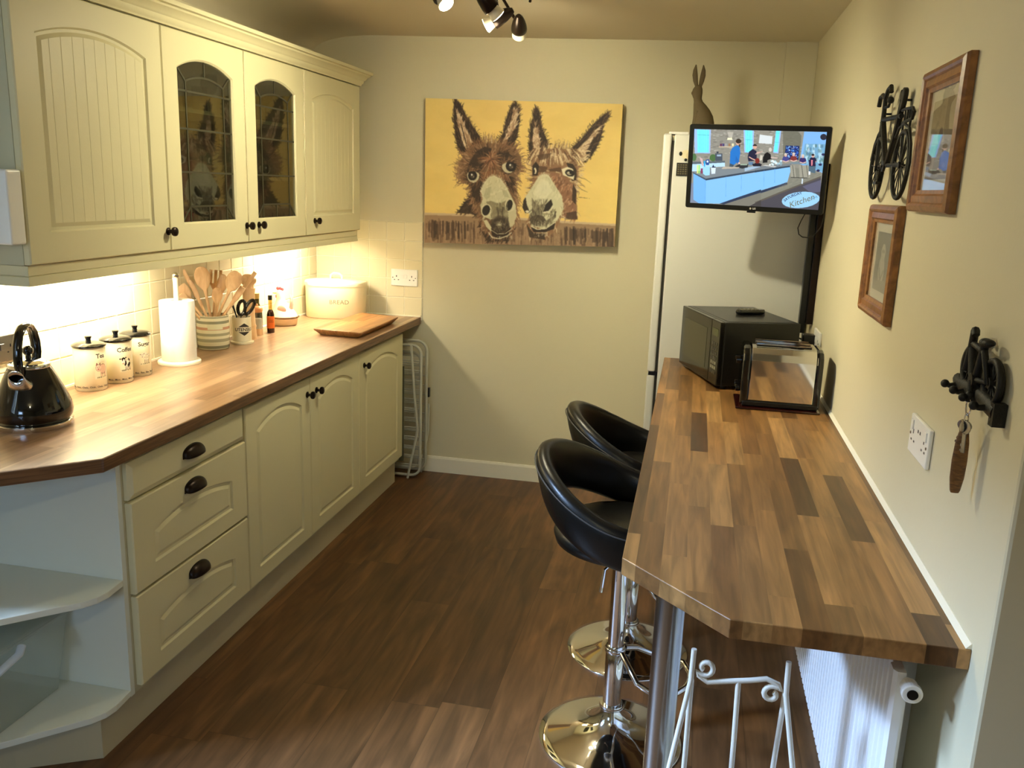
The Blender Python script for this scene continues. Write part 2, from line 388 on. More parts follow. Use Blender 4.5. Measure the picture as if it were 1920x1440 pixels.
# ---------------------------------------------------------------- tiles
def tile_field(name, axis, a0, n, ncol, z0, nz, th, s0=0.0):
    pass
tb = MB(); gb = MB()
T = .1
def tile(mb, axis, a0, a1, z0, z1, th=.0065):
    e = .0016; b = .0022
    if axis == 'x':   # on left wall, face +x, a = y
        L = [[(0.0, a0 + e, z0 + e), (0.0, a1 - e, z0 + e), (0.0, a1 - e, z1 - e), (0.0, a0 + e, z1 - e)],
             [(th - .0012, a0 + e, z0 + e), (th - .0012, a1 - e, z0 + e), (th - .0012, a1 - e, z1 - e), (th - .0012, a0 + e, z1 - e)],
             [(th, a0 + e + b, z0 + e + b), (th, a1 - e - b, z0 + e + b), (th, a1 - e - b, z1 - e - b), (th, a0 + e + b, z1 - e - b)]]
    else:
        L = [[(a0 + e, 0.0, z0 + e), (a1 - e, 0.0, z0 + e), (a1 - e, 0.0, z1 - e), (a0 + e, 0.0, z1 - e)],
             [(a0 + e, -th + .0012, z0 + e), (a1 - e, -th + .0012, z0 + e), (a1 - e, -th + .0012, z1 - e), (a0 + e, -th + .0012, z1 - e)],
             [(a0 + e + b, -th, z0 + e + b), (a1 - e - b, -th, z0 + e + b), (a1 - e - b, -th, z1 - e - b), (a0 + e + b, -th, z1 - e - b)]]
    mb.loops(L, cap0=False)
ZW = .862
tl = MB()
for r in range(5):
    for k in range(30):
        tile(tl, 'x', -(k + 1) * T - .005 + .0, -k * T - .005, ZW + r * T, ZW + (r + 1) * T)
tlb = MB().box(0, .0042, -3.01, 0, ZW - .02, ZW + .5)
o = struct('trim_2', tl, TILE); g = tlb.build('grout', GROUT, o)
tk = MB()
for r in range(5):
    for k in range(6): tile(tk, 'y', .007 + k * T, .007 + (k + 1) * T, ZW + r * T, ZW + (r + 1) * T)
o = struct('trim_3', tk, TILE); MB().box(.004, .607, -.0042, 0, ZW - .02, ZW + .5).build('grout', GROUT, o)
struct('trim_4', MB().box(.0065, .013, -2.9, -.0065, ZW, ZW + .006).box(.0065, .6, -.013, -.0065, ZW, ZW + .006), GROUT)
ZR = .8695
struct('trim_5', MB().prism([(XR - .009, ZR), (XR - .0015, ZR + .009), (XR, ZR + .009), (XR, ZR)], -3.045, -.72, 'y'), WHITE)

# ---------------------------------------------------------------- kitchen units (left run)
def arch_pts(y0, y1, z0, zs, rise, ins, nb=6, na=20):
    w_ = y1 - y0; rr = (w_ * w_ / 4 + rise * rise) / (2 * rise); zc = zs + rise - rr; ym = (y0 + y1) / 2
    a, b = y0 + ins, y1 - ins; ri = rr - ins
    P = [(a + (b - a) * i / nb, z0 + ins) for i in range(nb + 1)]
    for i in range(na + 1):
        y = b + (a - b) * i / na; P.append((y, zc + math.sqrt(max(ri * ri - (y - ym) ** 2, 0))))
    return P, (a, b, z0 + ins, zc, ri, ym)
def rect_pts(y0, y1, z0, z1, nb=6, na=20):
    return [(y0 + (y1 - y0) * i / nb, z0) for i in range(nb + 1)] + [(y1 + (y0 - y1) * i / na, z1) for i in range(na + 1)]
def arched_door(parent, xb, y0, y1, z0, z1, mside=.078, mbot=.082, mtop=.072, rise=.04, glass=False, th=.020, pitch=.045, name='door', gd=.0008):
    g = .0015; y0 += g; y1 -= g; z0 += g; z1 -= g; xf = xb + th
    o0, o1, p0, p1 = y0 + mside, y1 - mside, z0 + mbot, z1 - mtop - rise
    mb = MB(); P3 = lambda L, d: [(xf + d, a, b) for a, b in L]
    L = [P3(rect_pts(y0, y1, z0, z1), -th), P3(rect_pts(y0, y1, z0, z1), -.004), P3(rect_pts(y0 + .003, y1 - .003, z0 + .003, z1 - .003), 0)]
    L.append(P3(arch_pts(o0, o1, p0, p1, rise, 0)[0], 0))
    if glass:
        L.append(P3(arch_pts(o0, o1, p0, p1, rise, .006)[0], -.006)); L.append(P3(arch_pts(o0, o1, p0, p1, rise, .006)[0], -th))
        L.append(L[0])
        mb.loops(L, False, False)
    else:
        for ins, d in ((.005, -.0065), (.013, -.0065), (.024, -.0012)): A, info = arch_pts(o0, o1, p0, p1, rise, ins); L.append(P3(A, d))
        mb.loops(L, True, False)
        a, b, zb, zc, ri, ym = info; ys = [a]
        k = a + pitch * .6
        while k < b - .006: ys += [k - .0016, k, k + .0016]; k += pitch
        ys.append(b); fine = []
        for u, v in zip(ys, ys[1:]):
            m = max(1, int((v - u) / .02)); fine += [u + (v - u) * i / m for i in range(m)]
        fine.append(b); gr = set(round(q, 6) for q in ys[2:-1:3])
        bot = []; top = []
        for y in fine:
            d = -.0012 - gd if round(y, 6) in gr else -.0012
            zt_ = zc + math.sqrt(max(ri * ri - (y - ym) ** 2, 0))
            bot.append(mb.bm.verts.new((xf + d, y, zb))); top.append(mb.bm.verts.new((xf + d, y, zt_)))
        for i in range(len(fine) - 1): mb.face([bot[i], bot[i + 1], top[i + 1], top[i]])
    d = mb.build(name, CREAM, parent, smooth=25)
    if glass:
        A, _ = arch_pts(o0, o1, p0, p1, rise, .002)
        gm = MB(); gm.prism(A, xf - .013, xf - .009, 'x'); gm.build('glass_pane', CABGL, d)
        lm = MB(); wl = .0032; xa, xb_ = xf - .0092, xf - .0072
        def strip(pts):
            for (a_, b_), (c_, e_) in zip(pts, pts[1:]):
                dx, dy = c_ - a_, e_ - b_; l = math.hypot(dx, dy); nx, ny = -dy / l * wl, dx / l * wl
                lm.prism([(a_ - nx, b_ - ny), (c_ - nx, e_ - ny), (c_ + nx, e_ + ny), (a_ + nx, b_ + ny)], xa, xb_, 'x')
        # inner leaded arch with side and cross bars
        I, inf = arch_pts(o0, o1, p0, p1, rise, .058); strip(I + [I[0]])
        a, b, zb, zc, ri, ym = inf; Rr = ri + .058
        O, _ = arch_pts(o0, o1, p0, p1, rise, .004)
        strip([(a, zb), (o0, p0)]); strip([(b, zb), (o1, p0)]); strip([I[7], (o1, p1 + .012)]); strip([I[-1], (o0, p1 + .012)])
        strip([(ym, zc + ri), (ym, zc + Rr)]); strip([(ym, zb), (ym, p0)])
        strip([(a, zb), (a, p0)]); strip([(b, zb), (b, p0)])
        H = p1 - p0
        for f in (.34, .62): strip([(o0, p0 + H * f), (o1, p0 + H * f)])
        strip([(o0, p0 + H * .86), (o1, p0 + H * .86)])
        lm.build('leading', LEAD, d)
    return d
def knob(parent, x, y, z, r=.0155):
    pr = [(.0001, 0), (.0125, 0), (.0125, .003), (.006, .006), (.0052, .013), (.009, .0165), (.0145, .020), (r, .0245), (r * .93, .029), (r * .6, .0325), (.0001, .0335)]
    return MB().lathe(pr, (x, y, z), 20, rot=Matrix.Rotation(PI / 2, 3, 'Y')).build('knob', BLACKM, parent, smooth=True)
def cup_handle(parent, x, y, z):
    mb = MB(); A, D, H = .050, .025, .032; L = []
    for i in range(8):
        t = R(-4 + 98 * i / 7)
        L.append([(x + .0005 + D * math.sin(t) * max(math.sin(f), 0) ** .55, y + A * math.cos(f), z - .016 + H * math.cos(t) * max(math.sin(f), 0) ** .55) for f in [PI * k / 20 for k in range(21)]])
    mb.loops(L, False, False, closed=False)
    mb.prism([(y + A * 1.0 * math.cos(f), z - .018 + (H + .003) * max(math.sin(f), 0) ** .6) for f in [PI * k / 20 for k in range(21)]], x, x + .0025, 'x')
    o = mb.build('cup_handle', BLACKM, parent, smooth=50)
    md = o.modifiers.new('thickness', 'SOLIDIFY'); md.thickness = .0018; md.offset = 0
    return o

ZB, ZT = 1.317, 2.021
def wall_unit(label, y0, y1, doors, glass=False):
    t = thing('wall_cabinet', label, 'cabinet', (0, y0, ZB), group='cream wall cabinets'); W_ = y1 - y0; H_ = ZT - ZB
    if glass:
        m = MB().box(0.008, .30, .0, .016, 0, H_).box(.008, .30, W_ - .016, W_, 0, H_).box(.008, .30, .016, W_ - .016, 0, .016).box(.008, .30, .016, W_ - .016, H_ - .016, H_).box(.001, .008, .0, W_, 0, H_)
        m.build('carcass', CARC, t)
        for z in (.235, .455): MB().box(.01, .285, .0165, W_ - .0165, z, z + .014).build('shelf', CARC, t)
    else: MB().box(.001, .30, 0, W_, 0, H_).build('carcass', CARC, t)
    for (a, b, ky) in doors:
        d = arched_door(t, .3005, a, b, 0, H_, glass=glass, mside=.08, mtop=.073); knob(d, .3205, ky, .064)
    return t
wall_unit('large cream wall cabinet with a single arched grooved door, nearest the camera', -2.463, -1.834, [(0, .629, .617)])
gcab = wall_unit('cream wall cabinet with two arched leaded glass doors, between the solid ones', -1.833, -.806, [(0, .5165, .503), (.5165, 1.027, .598)], True)
wall_unit('far-end cream wall cabinet with one solid arched door, nearest the back wall', -.805, -.165, [(0, .64, .09)])
def around(prof, xo, y0, y1, z=0, name='', mat=None, label='', cat=''):
    mb = MB(); L = []
    for o_, zz in prof: L.append([(.001, y1 + o_, zz), (xo + o_, y1 + o_, zz), (xo + o_, y0 - o_, zz), (.001, y0 - o_, zz)])
    L.append(L[0]); mb.loops(L, False, False, closed=False)
    return tag(mb.build(name, mat, None, smooth=35), label, cat)
around([(-.02, 2.0225), (.006, 2.0225), (.008, 2.030), (.014, 2.036), (.016, 2.046), (.024, 2.052), (.030, 2.062), (.040, 2.068), (.042, 2.074), (.051, 2.077), (.052, 2.090), (-.02, 2.090)], .32, -2.466, -.163,
       name='cornice_moulding', mat=CREAM, label='stepped cream cornice running along the top of the wall cabinets', cat='cornice')
around([(-.018, 1.3155), (0, 1.3155), (0, 1.290), (-.003, 1.288), (.001, 1.286), (.003, 1.262), (-.018, 1.262)], .308, -2.46, -.178,
       name='light_pelmet', mat=CREAM, label='cream light pelmet along the bottom of the wall cabinets', cat='pelmet')
LENS = pm('lamp_lens', (1, .9, .7, 1), .4, emit=(1, .86, .58, 1), estr=14)
for y, hl, lx in ((-1.98, .31, .13), (-.50, .17, .20)):
    t = thing('under_cabinet_lamp', 'slim lamp fixed under the ' + ('large solid wall cabinet near the camera' if y < -1 else 'far end of the wall cabinets'), 'lamp', (lx, y, 1.30), group='lamps under the wall cabinets')
    MB().box(-.045, .045, -hl - .015, hl + .015, .004, .0165).build('housing', PLASW, t, bevel=.002)
    MB().box(-.035, .035, -hl, hl, .001, .004).build('lens', LENS, t)
# things behind the leaded glass
def goblet(x, y, z, lab, s=1.0, cup=False):
    if cup: pr = [(.001, 0), (.027, 0), (.031, .10), (.029, .10), (.0255, .004), (.001, .004)]
    else: pr = [(.001, 0), (.031, 0), (.031, .002), (.006, .006), (.0035, .015), (.0035, .07), (.012, .082), (.028, .1), (.034, .125), (.031, .165), (.0295, .165), (.032, .125), (.026, .102), (.008, .087), (.001, .085)]
    o = MB().lathe([(a * s, b * s) for a, b in pr], (0, 0, 0), 20, cap=False).build('tumbler' if cup else 'wine_glass', GLASS, None, smooth=True)
    return tag(o, lab, 'glass', 'glassware behind the leaded doors', (x, y, z))
_k = 0
for sh, z in (('upper', ZB + .4695), ('lower', ZB + .2495), ('bottom', ZB + .0165)):
    for i, y in enumerate((-1.74, -1.63, -1.50, -1.39, -1.22, -1.10, -.98, -.88)):
        if sh == 'bottom' and i in (0, 1, 2): continue
        door = 'left' if i < 4 else 'right'; pos = ('first', 'second', 'third', 'fourth')[i % 4]
        goblet(.12 + .06 * (i % 2), y, z, 'clear %s %s from the left on the %s shelf behind the %s leaded door' % ('tumbler' if (i + _k) % 3 == 0 else 'stemmed glass', pos, sh, door), .95, (i + _k) % 3 == 0)
    _k += 1
tag(MB().lathe([(.001, 0), (.036, 0), (.04, .095), (.037, .095), (.034, .005), (.001, .005)], n=24).build('mug', pm('green_glaze', hx(40, 110, 60), .2), None, smooth=True), 'green mug at the bottom left behind the left leaded door', 'mug', loc=(.18, -1.72, ZB + .0165))
tag(MB().lathe([(.001, 0), (.03, 0), (.05, .04), (.055, .1), (.052, .1), (.045, .04), (.001, .008)], n=24).build('bowl', pm('pink_glaze', hx(170, 50, 80), .2), None, smooth=True), 'deep pink bowl standing low behind the left leaded door', 'bowl', loc=(.2, -1.60, ZB + .0165))

# base units
YP = -2.483
def base_box(t, W_, side=True):
    MB().box(.02, .5545, 0, W_, .122, .823).build('carcass', CARC, t)
t = thing('drawer_unit', 'cream base unit with three drawers and dark cup handles', 'drawers', (0, YP, 0)); W_ = -1.853 - YP; base_box(t, W_)
XD = .555
def drawer(t, y0, y1, z0, z1, arched):
    if arched: d = arched_door(t, XD, y0, y1, z0, z1, mside=.092, mbot=.058, mtop=.078, rise=.032, pitch=.05, name='drawer', gd=0)
    else:
        mb = MB(); g = .0015; a, b, c, e = y0 + g, y1 - g, z0 + g, z1 - g
        L = [rect_pts(a, b, c, e), rect_pts(a, b, c, e), rect_pts(a + .016, b - .016, c + .016, e - .016)]
        mb.loops([[(XD, p, q) for p, q in L[0]], [(XD + .012, p, q) for p, q in L[1]], [(XD + .020, p, q) for p, q in L[2]]], True, True)
        d = mb.build('drawer', CREAM, t, smooth=25)
    return d
for z0, z1, ar, hz in ((.697, .806, False, .758), (.422, .692, True, .650), (.142, .417, True, .374)):
    d = drawer(t, .009, W_ - .001, z0, z1, ar); cup_handle(d, XD + .0203, -2.171 - YP, hz)
t = thing('base_cabinet', 'cream base cabinet with two arched doors whose knobs meet in the middle', 'cabinet', (0, -1.852, 0), group='cream base cabinets'); base_box(t, 1.0235)
for a, b, k in ((0, .509, .483), (.509, 1.0245, .568)):
    d = arched_door(t, XD, a, b, .142, .806, mside=.072, mbot=.055, mtop=.05, rise=.045, pitch=.05, gd=0); knob(d, XD + .020, k, .742)
t = thing('base_cabinet', 'cream single-door base cabinet at the far end beside the folded airer', 'cabinet', (0, -.828, 0), group='cream base cabinets'); base_box(t, .604)
d = arched_door(t, XD, 0, .606, .142, .806, mside=.078, mbot=.055, mtop=.05, rise=.05, pitch=.05, gd=0); knob(d, XD + .020, .062, .742)
# plinth
tag(MB().prism([(.02, -.24), (.54, -.24), (.54, -2.611), (.35, -2.71), (.16, -2.86), (.02, -2.86)], 0, .121).build('plinth', PLINTH, None, bevel=.001), 'plain cream plinth board along the floor under the base units', 'plinth')
# open end shelves
t = thing('end_shelf_unit', 'cream open end shelves with cut corners beside the drawers', 'shelves', (0, YP, 0))
sp = [(.012, -.0185), (.556, -.0185), (.562, -.09), (.556, -.125), (.535, -.160), (.41, -.285), (.29, -.40), (.012, -.40)]
MB().box(.001, .556, -.018, -.0005, .122, .823).build('side_panel', PANELW, t)
MB().box(.001, .011, -.40, -.0185, .122, .823).build('back_panel', CARC, t)
for z in (.124, .461): MB().prism(sp, z, z + .018).build('shelf', PANELW, t, bevel=.0015)
# storage box on the lowest shelf
PLAST = pane_mat('cloudy_plastic', (.95, .97, .95, 1), .03, .18)
_n = PLAST.node_tree; _mx = [q for q in _n.nodes if q.type == 'MIX_SHADER'][0]; _df = N(_n, 'ShaderNodeBsdfDiffuse'); _df.inputs[0].default_value = hx(222, 226, 216)
_m2 = N(_n, 'ShaderNodeMixShader'); _m2.inputs[0].default_value = .16; _n.links.new(_mx.outputs[0], _m2.inputs[1]); _n.links.new(_df.outputs[0], _m2.inputs[2]); _n.links.new(_m2.outputs[0], _n.nodes['Material Output'].inputs[0])
t = thing('storage_box', 'clear plastic storage box with a handle on the lowest open shelf', 'box', (.235, -2.70, .1425))
mb = MB(); rr = lambda a, b, z: [(sx * a, sy * b, z) for sx, sy in ((-1, -1), (1, -1), (1, 1), (-1, 1))]
mb.loops([rr(.125, .155, 0), rr(.15, .185, .235), rr(.157, .192, .235), rr(.157, .192, .228)], True, False, True)
mb.build('tub', PLAST, t, bevel=.012, seg=3)
MB().box(-.159, .159, -.194, .194, .236, .248).build('lid', PLAST, t, bevel=.006)
hp = [(.150, -.16, .225), (.166, -.15, .205), (.170, -.10, .198), (.170, -.02, .212), (.162, .0, .225)]
MB().tube(hp, .011, 10, flat=(1, .6)).build('handle', pm('white_clip', hx(210, 222, 235), .25), t, smooth=True)
# worktop
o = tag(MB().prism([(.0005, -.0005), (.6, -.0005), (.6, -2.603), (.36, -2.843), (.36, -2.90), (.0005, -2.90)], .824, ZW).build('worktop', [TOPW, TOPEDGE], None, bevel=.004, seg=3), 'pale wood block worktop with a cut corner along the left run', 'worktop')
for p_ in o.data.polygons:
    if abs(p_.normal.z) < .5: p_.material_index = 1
# breakfast bar
t = thing('breakfast_bar', 'long wood block breakfast bar with a cut corner along the right wall', 'counter', (1.921, -3.0474, 0))
MB().prism([(0, 2.3434), (0, .1988), (.1976, 0), (XR - 1.9215, 0), (XR - 1.9215, 2.3434)], ZR - .0355, ZR - .0005).build('worktop', TOPWR, t, bevel=.0015)
mb = MB().lathe([(.0295, .012), (.0295, ZR - .046)], (2.020 - 1.921, -2.79 + 3.0474, 0), 32); mb.build('leg', STEEL, t, smooth=True)
MB().lathe([(.0001, 0), (.038, 0), (.038, .010), (.030, .0118), (.0001, .0118)], (2.020 - 1.921, -2.79 + 3.0474, 0), 32).build('foot', STEEL, t, smooth=True)
MB().lathe([(.0001, ZR - .0458), (.044, ZR - .0458), (.044, ZR - .037), (.0001, ZR - .037)], (2.020 - 1.921, -2.79 + 3.0474, 0), 32).build('top_plate', STEEL, t, smooth=True)

# fridge freezer
t = thing('fridge_freezer', 'tall white fridge freezer seen side-on in the corner', 'fridge', (1.851, -.70, 0))
MB().box(.045, .625, 0, .57, .012, 1.795).build('body', FRIDGEW, t, bevel=.006)
MB().box(.034, .045, .012, .558, .03, 1.77).build('seal', RUBBER, t)
MB().box(0, .034, 0, .57, .80, 1.797).build('door', FRIDGEW, t, bevel=.008, seg=3)
MB().box(0, .034, 0, .57, .03, .785).build('freezer_door', FRIDGEW, t, bevel=.008, seg=3)
MB().box(.006, .045, .003, .56, .785, .80).build('door_gap', BLACKP, t)
MB().box(.02, .10, .02, .10, 1.7955, 1.806).build('hinge_cover', PLASW, t, bevel=.003)
for i, (a, b) in enumerate(((.1, .06), (.55, .06), (.1, .5), (.55, .5))): MB().lathe([(.001, 0), (.018, 0), (.018, .012), (.001, .012)], (a, b, 0), 12).build('foot', BLACKP, t)

# ---------------------------------------------------------------- things on the left worktop
# kettle
t = thing('kettle', 'black pyramid kettle with chrome spout and loop handle at the left', 'kettle', (.2245, -2.391, ZW), rotz=R(-70))
MB().lathe([(.0001, 0), (.098, 0), (.101, .004), (.101, .014), (.097, .017), (.0001, .017)], n=40).build('base_ring', CHROME, t, smooth=True)
MB().lathe([(.0001, .0175), (.094, .018), (.101, .030), (.1035, .045), (.101, .060), (.092, .085), (.080, .112), (.067, .140), (.057, .160), (.054, .166), (.0001, .167)], n=48).build('body', BLACKG, t, smooth=50)
MB().lathe([(.054, .1665), (.055, .170), (.053, .176), (.045, .178), (.045, .1665)], n=40, cap=False).build('collar', CHROME, t, smooth=True)
MB().lathe([(.0001, .1672), (.044, .1672), (.044, .178), (.036, .185), (.018, .189), (.0001, .190)], n=36).build('lid', CHROME, t, smooth=True)
MB().lathe([(.008, .189), (.007, .202)], n=14).ball((0, 0, .211), .0145).build('lid_knob', BLACKG, t, smooth=60)
sp = MB(); L = []
for s_, z_, rr_ in ((.045, .118, .034), (.074, .128, .030), (.086, .142, .024), (.094, .157, .0195)):
    L.append([(s_ + rr_ * .45 * math.cos(a) * .4, rr_ * math.sin(a), z_ + rr_ * math.cos(a) * .9) for a in [2 * PI * k / 20 for k in range(20)]])
sp.loops(L, True, False); o = sp.build('spout', CHROME, t, smooth=True); o.modifiers.new('thickness', 'SOLIDIFY').thickness = .0015
MB().tube([(.062, 0, .150), (.070, 0, .178), (.071, 0, .205), (.066, 0, .235), (.052, 0, .262), (.030, 0, .279), (.004, 0, .284), (-.022, 0, .278), (-.044, 0, .258), (-.056, 0, .228), (-.058, 0, .198), (-.052, 0, .165)], [.008, .0095, .010, .010, .010, .0105, .011, .0105, .0105, .011, .011, .009], 14, flat=(1.25, .8)).build('handle', BLACKG, t, smooth=True)
MB().cyl((-.09, 0, .055), (-.1035, 0, .058), .012, 16).build('badge', CHROME, t)

# canisters with pictures
INKP = pm('dark_print', hx(52, 46, 40), .4)
def cyl_curve(r, a0, z0):
    return lambda p: Vector(((r + .0003 + p.z) * math.cos(a0 + p.x / r), (r + .0003 + p.z) * math.sin(a0 + p.x / r), z0 + p.y))
def decal(t, r, a0, z0, w_, h_, P, quad, name='animal_picture'):
    o = P.mesh(name, quad, [(-w_ / 2, h_ / 2, 0), (w_ / 2, h_ / 2, 0), (w_ / 2, -h_ / 2, 0), (-w_ / 2, -h_ / 2, 0)], 60, 60, DECAL, t)
    f = cyl_curve(r, a0, z0)
    for v in o.data.vertices: v.co = f(v.co)
    return o
DECAL = vcol_mat('fired_print', 0, .12)
BG = (238, 228, 196)
def animal(kind):
    P = Paint(100, 100, 1.5, BG)
    if kind == 'pig':
        c = (226, 192, 172); P.ell(66, 42, 32, 28, c); P.ell(28, 34, 20, 19, (232, 204, 184))
        for a in ([(10, 20), (16, 4), (28, 16)], [(34, 14), (44, 4), (48, 20)]): P.poly(a, (170, 120, 110)); P.line(a, 2, (70, 50, 45))
        for x in (44, 56, 76, 86): P.poly([(x, 62), (x + 8, 62), (x + 7, 88), (x + 1, 88)], c); P.line([(x, 62), (x + 1, 88)], 1.8, (80, 60, 50))
        P.ell(28, 42, 8, 6, (210, 150, 140)); P.ell(25, 42, 1.6, 2, (60, 40, 40)); P.ell(31, 42, 1.6, 2, (60, 40, 40)); P.ell(22, 30, 2, 2.5, (30, 30, 30)); P.ell(34, 30, 2, 2.5, (30, 30, 30))
        ol = [(34 + 64 * .5 * (1 + math.cos(a)), 42 + 28 * math.sin(a)) for a in np.linspace(-PI * .8, PI * .7, 24)]; P.line(ol, 1.8, (90, 66, 58))
        P.line([(28 + 20 * math.cos(a), 34 + 19 * math.sin(a)) for a in np.linspace(.3, 2 * PI - .6, 24)], 1.6, (90, 66, 58))
    elif kind == 'cow':
        P.ell(62, 50, 28, 22, (246, 242, 228)); P.ell(30, 34, 15, 19, (246, 242, 228))
        P.poly([(14, 18), (30, 10), (46, 16), (44, 30), (32, 22), (20, 32)], (40, 32, 28)); P.poly([(42, 30), (52, 34), (56, 52), (44, 66), (34, 58), (40, 46)], (40, 32, 28))
        P.poly([(60, 60), (80, 40), (90, 50), (84, 70), (66, 74)], (40, 32, 28)); P.poly([(70, 18), (84, 26), (86, 38), (74, 36)], (40, 32, 28))
        P.ell(6, 20, 7, 4, (40, 32, 28)); P.ell(50, 14, 6, 4, (40, 32, 28)); P.ell(28, 48, 8, 6, (200, 170, 150)); P.ell(24, 32, 2.4, 3, (20, 20, 20)); P.ell(36, 32, 2.4, 3, (20, 20, 20))
        for x in (42, 54, 70, 82): P.poly([(x, 66), (x + 7, 66), (x + 6, 90), (x + 1, 90)], (236, 230, 214)); P.line([(x, 66), (x + 1, 90)], 2, (60, 50, 44)); P.line([(x + 7, 66), (x + 6, 90)], 2, (60, 50, 44))
        P.line([(62 + 28 * math.cos(a), 50 + 22 * math.sin(a)) for a in np.linspace(-2.2, 1.2, 20)], 1.6, (60, 50, 44))
    else:
        for i in range(60):
            a = random.uniform(0, 2 * PI); k = random.random() ** .5; P.ell(60 + 30 * k * math.cos(a), 44 + 24 * k * math.sin(a), 6, 5, random.choice([(226, 220, 196), (206, 200, 180), (244, 238, 220)]))
        P.ell(26, 36, 12, 15, (232, 224, 204)); P.ell(12, 30, 6, 3, (150, 140, 120)); P.ell(40, 28, 6, 3, (150, 140, 120))
        P.ell(22, 34, 1.8, 2, (40, 40, 36)); P.ell(31, 34, 1.8, 2, (40, 40, 36)); P.ell(26, 46, 4, 2.5, (120, 100, 90))
        for x in (42, 54, 70, 80): P.poly([(x, 64), (x + 4, 64), (x + 4, 88), (x, 88)], (150, 140, 120))
    for i in range(40):
        x = random.uniform(10, 98); P.line([(x, 95 - x * .03), (x + random.uniform(-5, 5), 86)], 1.6, random.choice([(110, 112, 84), (80, 84, 60), (150, 146, 110)]), .8)
    return P
for nm, word, snd, kind, lab, x, y in (('tea', 'Tea', 'Oink.. ', 'pig', 'cream canister reading Tea with a pig picture, nearest the kettle', .092, -1.975),
                                    ('coffee', 'Coffee', 'Moo.. ', 'cow', 'cream canister reading Coffee with a cow picture, the middle one', .100, -1.848),
                                    ('sugar', 'Sugar', 'Baa.. ', 'sheep', 'cream canister reading Sugar with a sheep picture, nearest the kitchen roll', .094, -1.733)):
    t = thing('storage_canister', lab, 'canister', (x, y, ZW), group='lidded storage canisters')
    MB().lathe([(.0001, 0), (.047, 0), (.0495, .003), (.0495, .138), (.048, .141), (.0001, .141)], n=48).build('body', CERAM, t, smooth=50)
    MB().lathe([(.0001, .1415), (.0505, .1415), (.053, .145), (.0525, .149), (.042, .1545), (.022, .1585), (.0001, .159)], n=48).build('lid', BLACKG, t, smooth=True)
    MB().lathe([(.0001, .1586), (.0085, .1586), (.0075, .166), (.0105, .172), (.0105, .176), (.0001, .177)], n=20).build('lid_knob', BLACKG, t, smooth=50)
    a0 = R(-14) if kind == 'pig' else R(-22)
    text_mesh('wording', word, .021, INKP, t, None, .0001, curve=cyl_curve(.0495, a0 + .05, .115), space=1.0, bold=.0004)
    text_mesh('rim_wording', (snd * 9).strip(), .0085, INKP, t, None, .0001, curve=cyl_curve(.0495, a0 - .55, .014), bold=.0001)
    decal(t, .0495, a0 + .04, .068, .044, .056, animal(kind), [(0, 0), (99, 0), (99, 98), (0, 98)])
# kitchen roll
tag(MB().lathe([(.0001, 0), (.0775, 0), (.0785, .004), (.0785, .010), (.0745, .0145), (.010, .0145), (.0095, .30), (.0105, .325), (.0001, .325)], n=40).build('kitchen_roll_holder', pm('cream_holder', hx(240, 232, 210), .3), None, smooth=50), 'cream kitchen roll holder with a round base and upright pole', 'holder', loc=(.12, -1.51, ZW))
k = bpy.data.objects['kitchen_roll_holder']; MB().ball((0, 0, .3335), .0125).build('finial', CHROME, k, smooth=60)
tag(MB().lathe([(.021, 0), (.062, 0), (.0635, .003), (.0635, .222), (.062, .225), (.021, .225), (.021, 0)], n=48, cap=False).build('kitchen_roll', PAPER, None, smooth=50), 'white roll of kitchen paper standing on its holder', 'kitchen roll', loc=(.12, -1.51, ZW + .0155))
# striped jar
def band_mat(name, base, bands):
    m, nt, b = new_mat(name); tc = N(nt, 'ShaderNodeTexCoord'); s_ = N(nt, 'ShaderNodeSeparateXYZ'); nt.links.new(tc.outputs['Object'], s_.inputs[0])
    cr = N(nt, 'ShaderNodeValToRGB'); cr.color_ramp.interpolation = 'CONSTANT'; e = cr.color_ramp.elements
    mr = N(nt, 'ShaderNodeMapRange'); mr.inputs[1].default_value = 0; mr.inputs[2].default_value = .15; nt.links.new(s_.outputs[2], mr.inputs[0]); nt.links.new(mr.outputs[0], cr.inputs[0])
    st = [(0, base)]
    for z0, z1, c in bands: st += [(z0 / .15, c), (z1 / .15, base)]
    e[0].position = 0; e[0].color = st[0][1]; e[1].position = st[1][0]; e[1].color = st[1][1]
    for p_, c in st[2:]: q = e.new(p_); q.color = c
    nt.links.new(cr.outputs[0], b.inputs['Base Color']); b.inputs['Roughness'].default_value = .15
    return m
gg = hx(150, 148, 124); g2 = hx(172, 168, 140); pk = hx(206, 158, 128)
JARM = band_mat('striped_glaze', hx(234, 228, 198), [(.006, .017, gg), (.033, .046, g2), (.058, .069, g2), (.083, .094, pk), (.108, .119, gg), (.131, .138, g2)])
t = tag(MB().lathe([(.0001, 0), (.060, 0), (.0635, .004), (.0655, .05), (.0655, .1), (.063, .132), (.0645, .140), (.0605, .140), (.059, .13), (.060, .01), (.0001, .008)], n=48).build('striped_jar', JARM, None, smooth=50), 'cream jar with grey green and pink bands holding the wooden spoons', 'jar', loc=(.075, -1.19, ZW))
MB().loops([[((.0659) * math.cos(a), (.0659) * math.sin(a), z) for a in [R(-78 + 54 * k / 12) for k in range(13)]] for z in (.086, .106)], False, False, closed=False).build('paper_label', pm('faded_label', hx(226, 222, 190), .3), t)
JT = Vector((.075, -1.19, ZW))
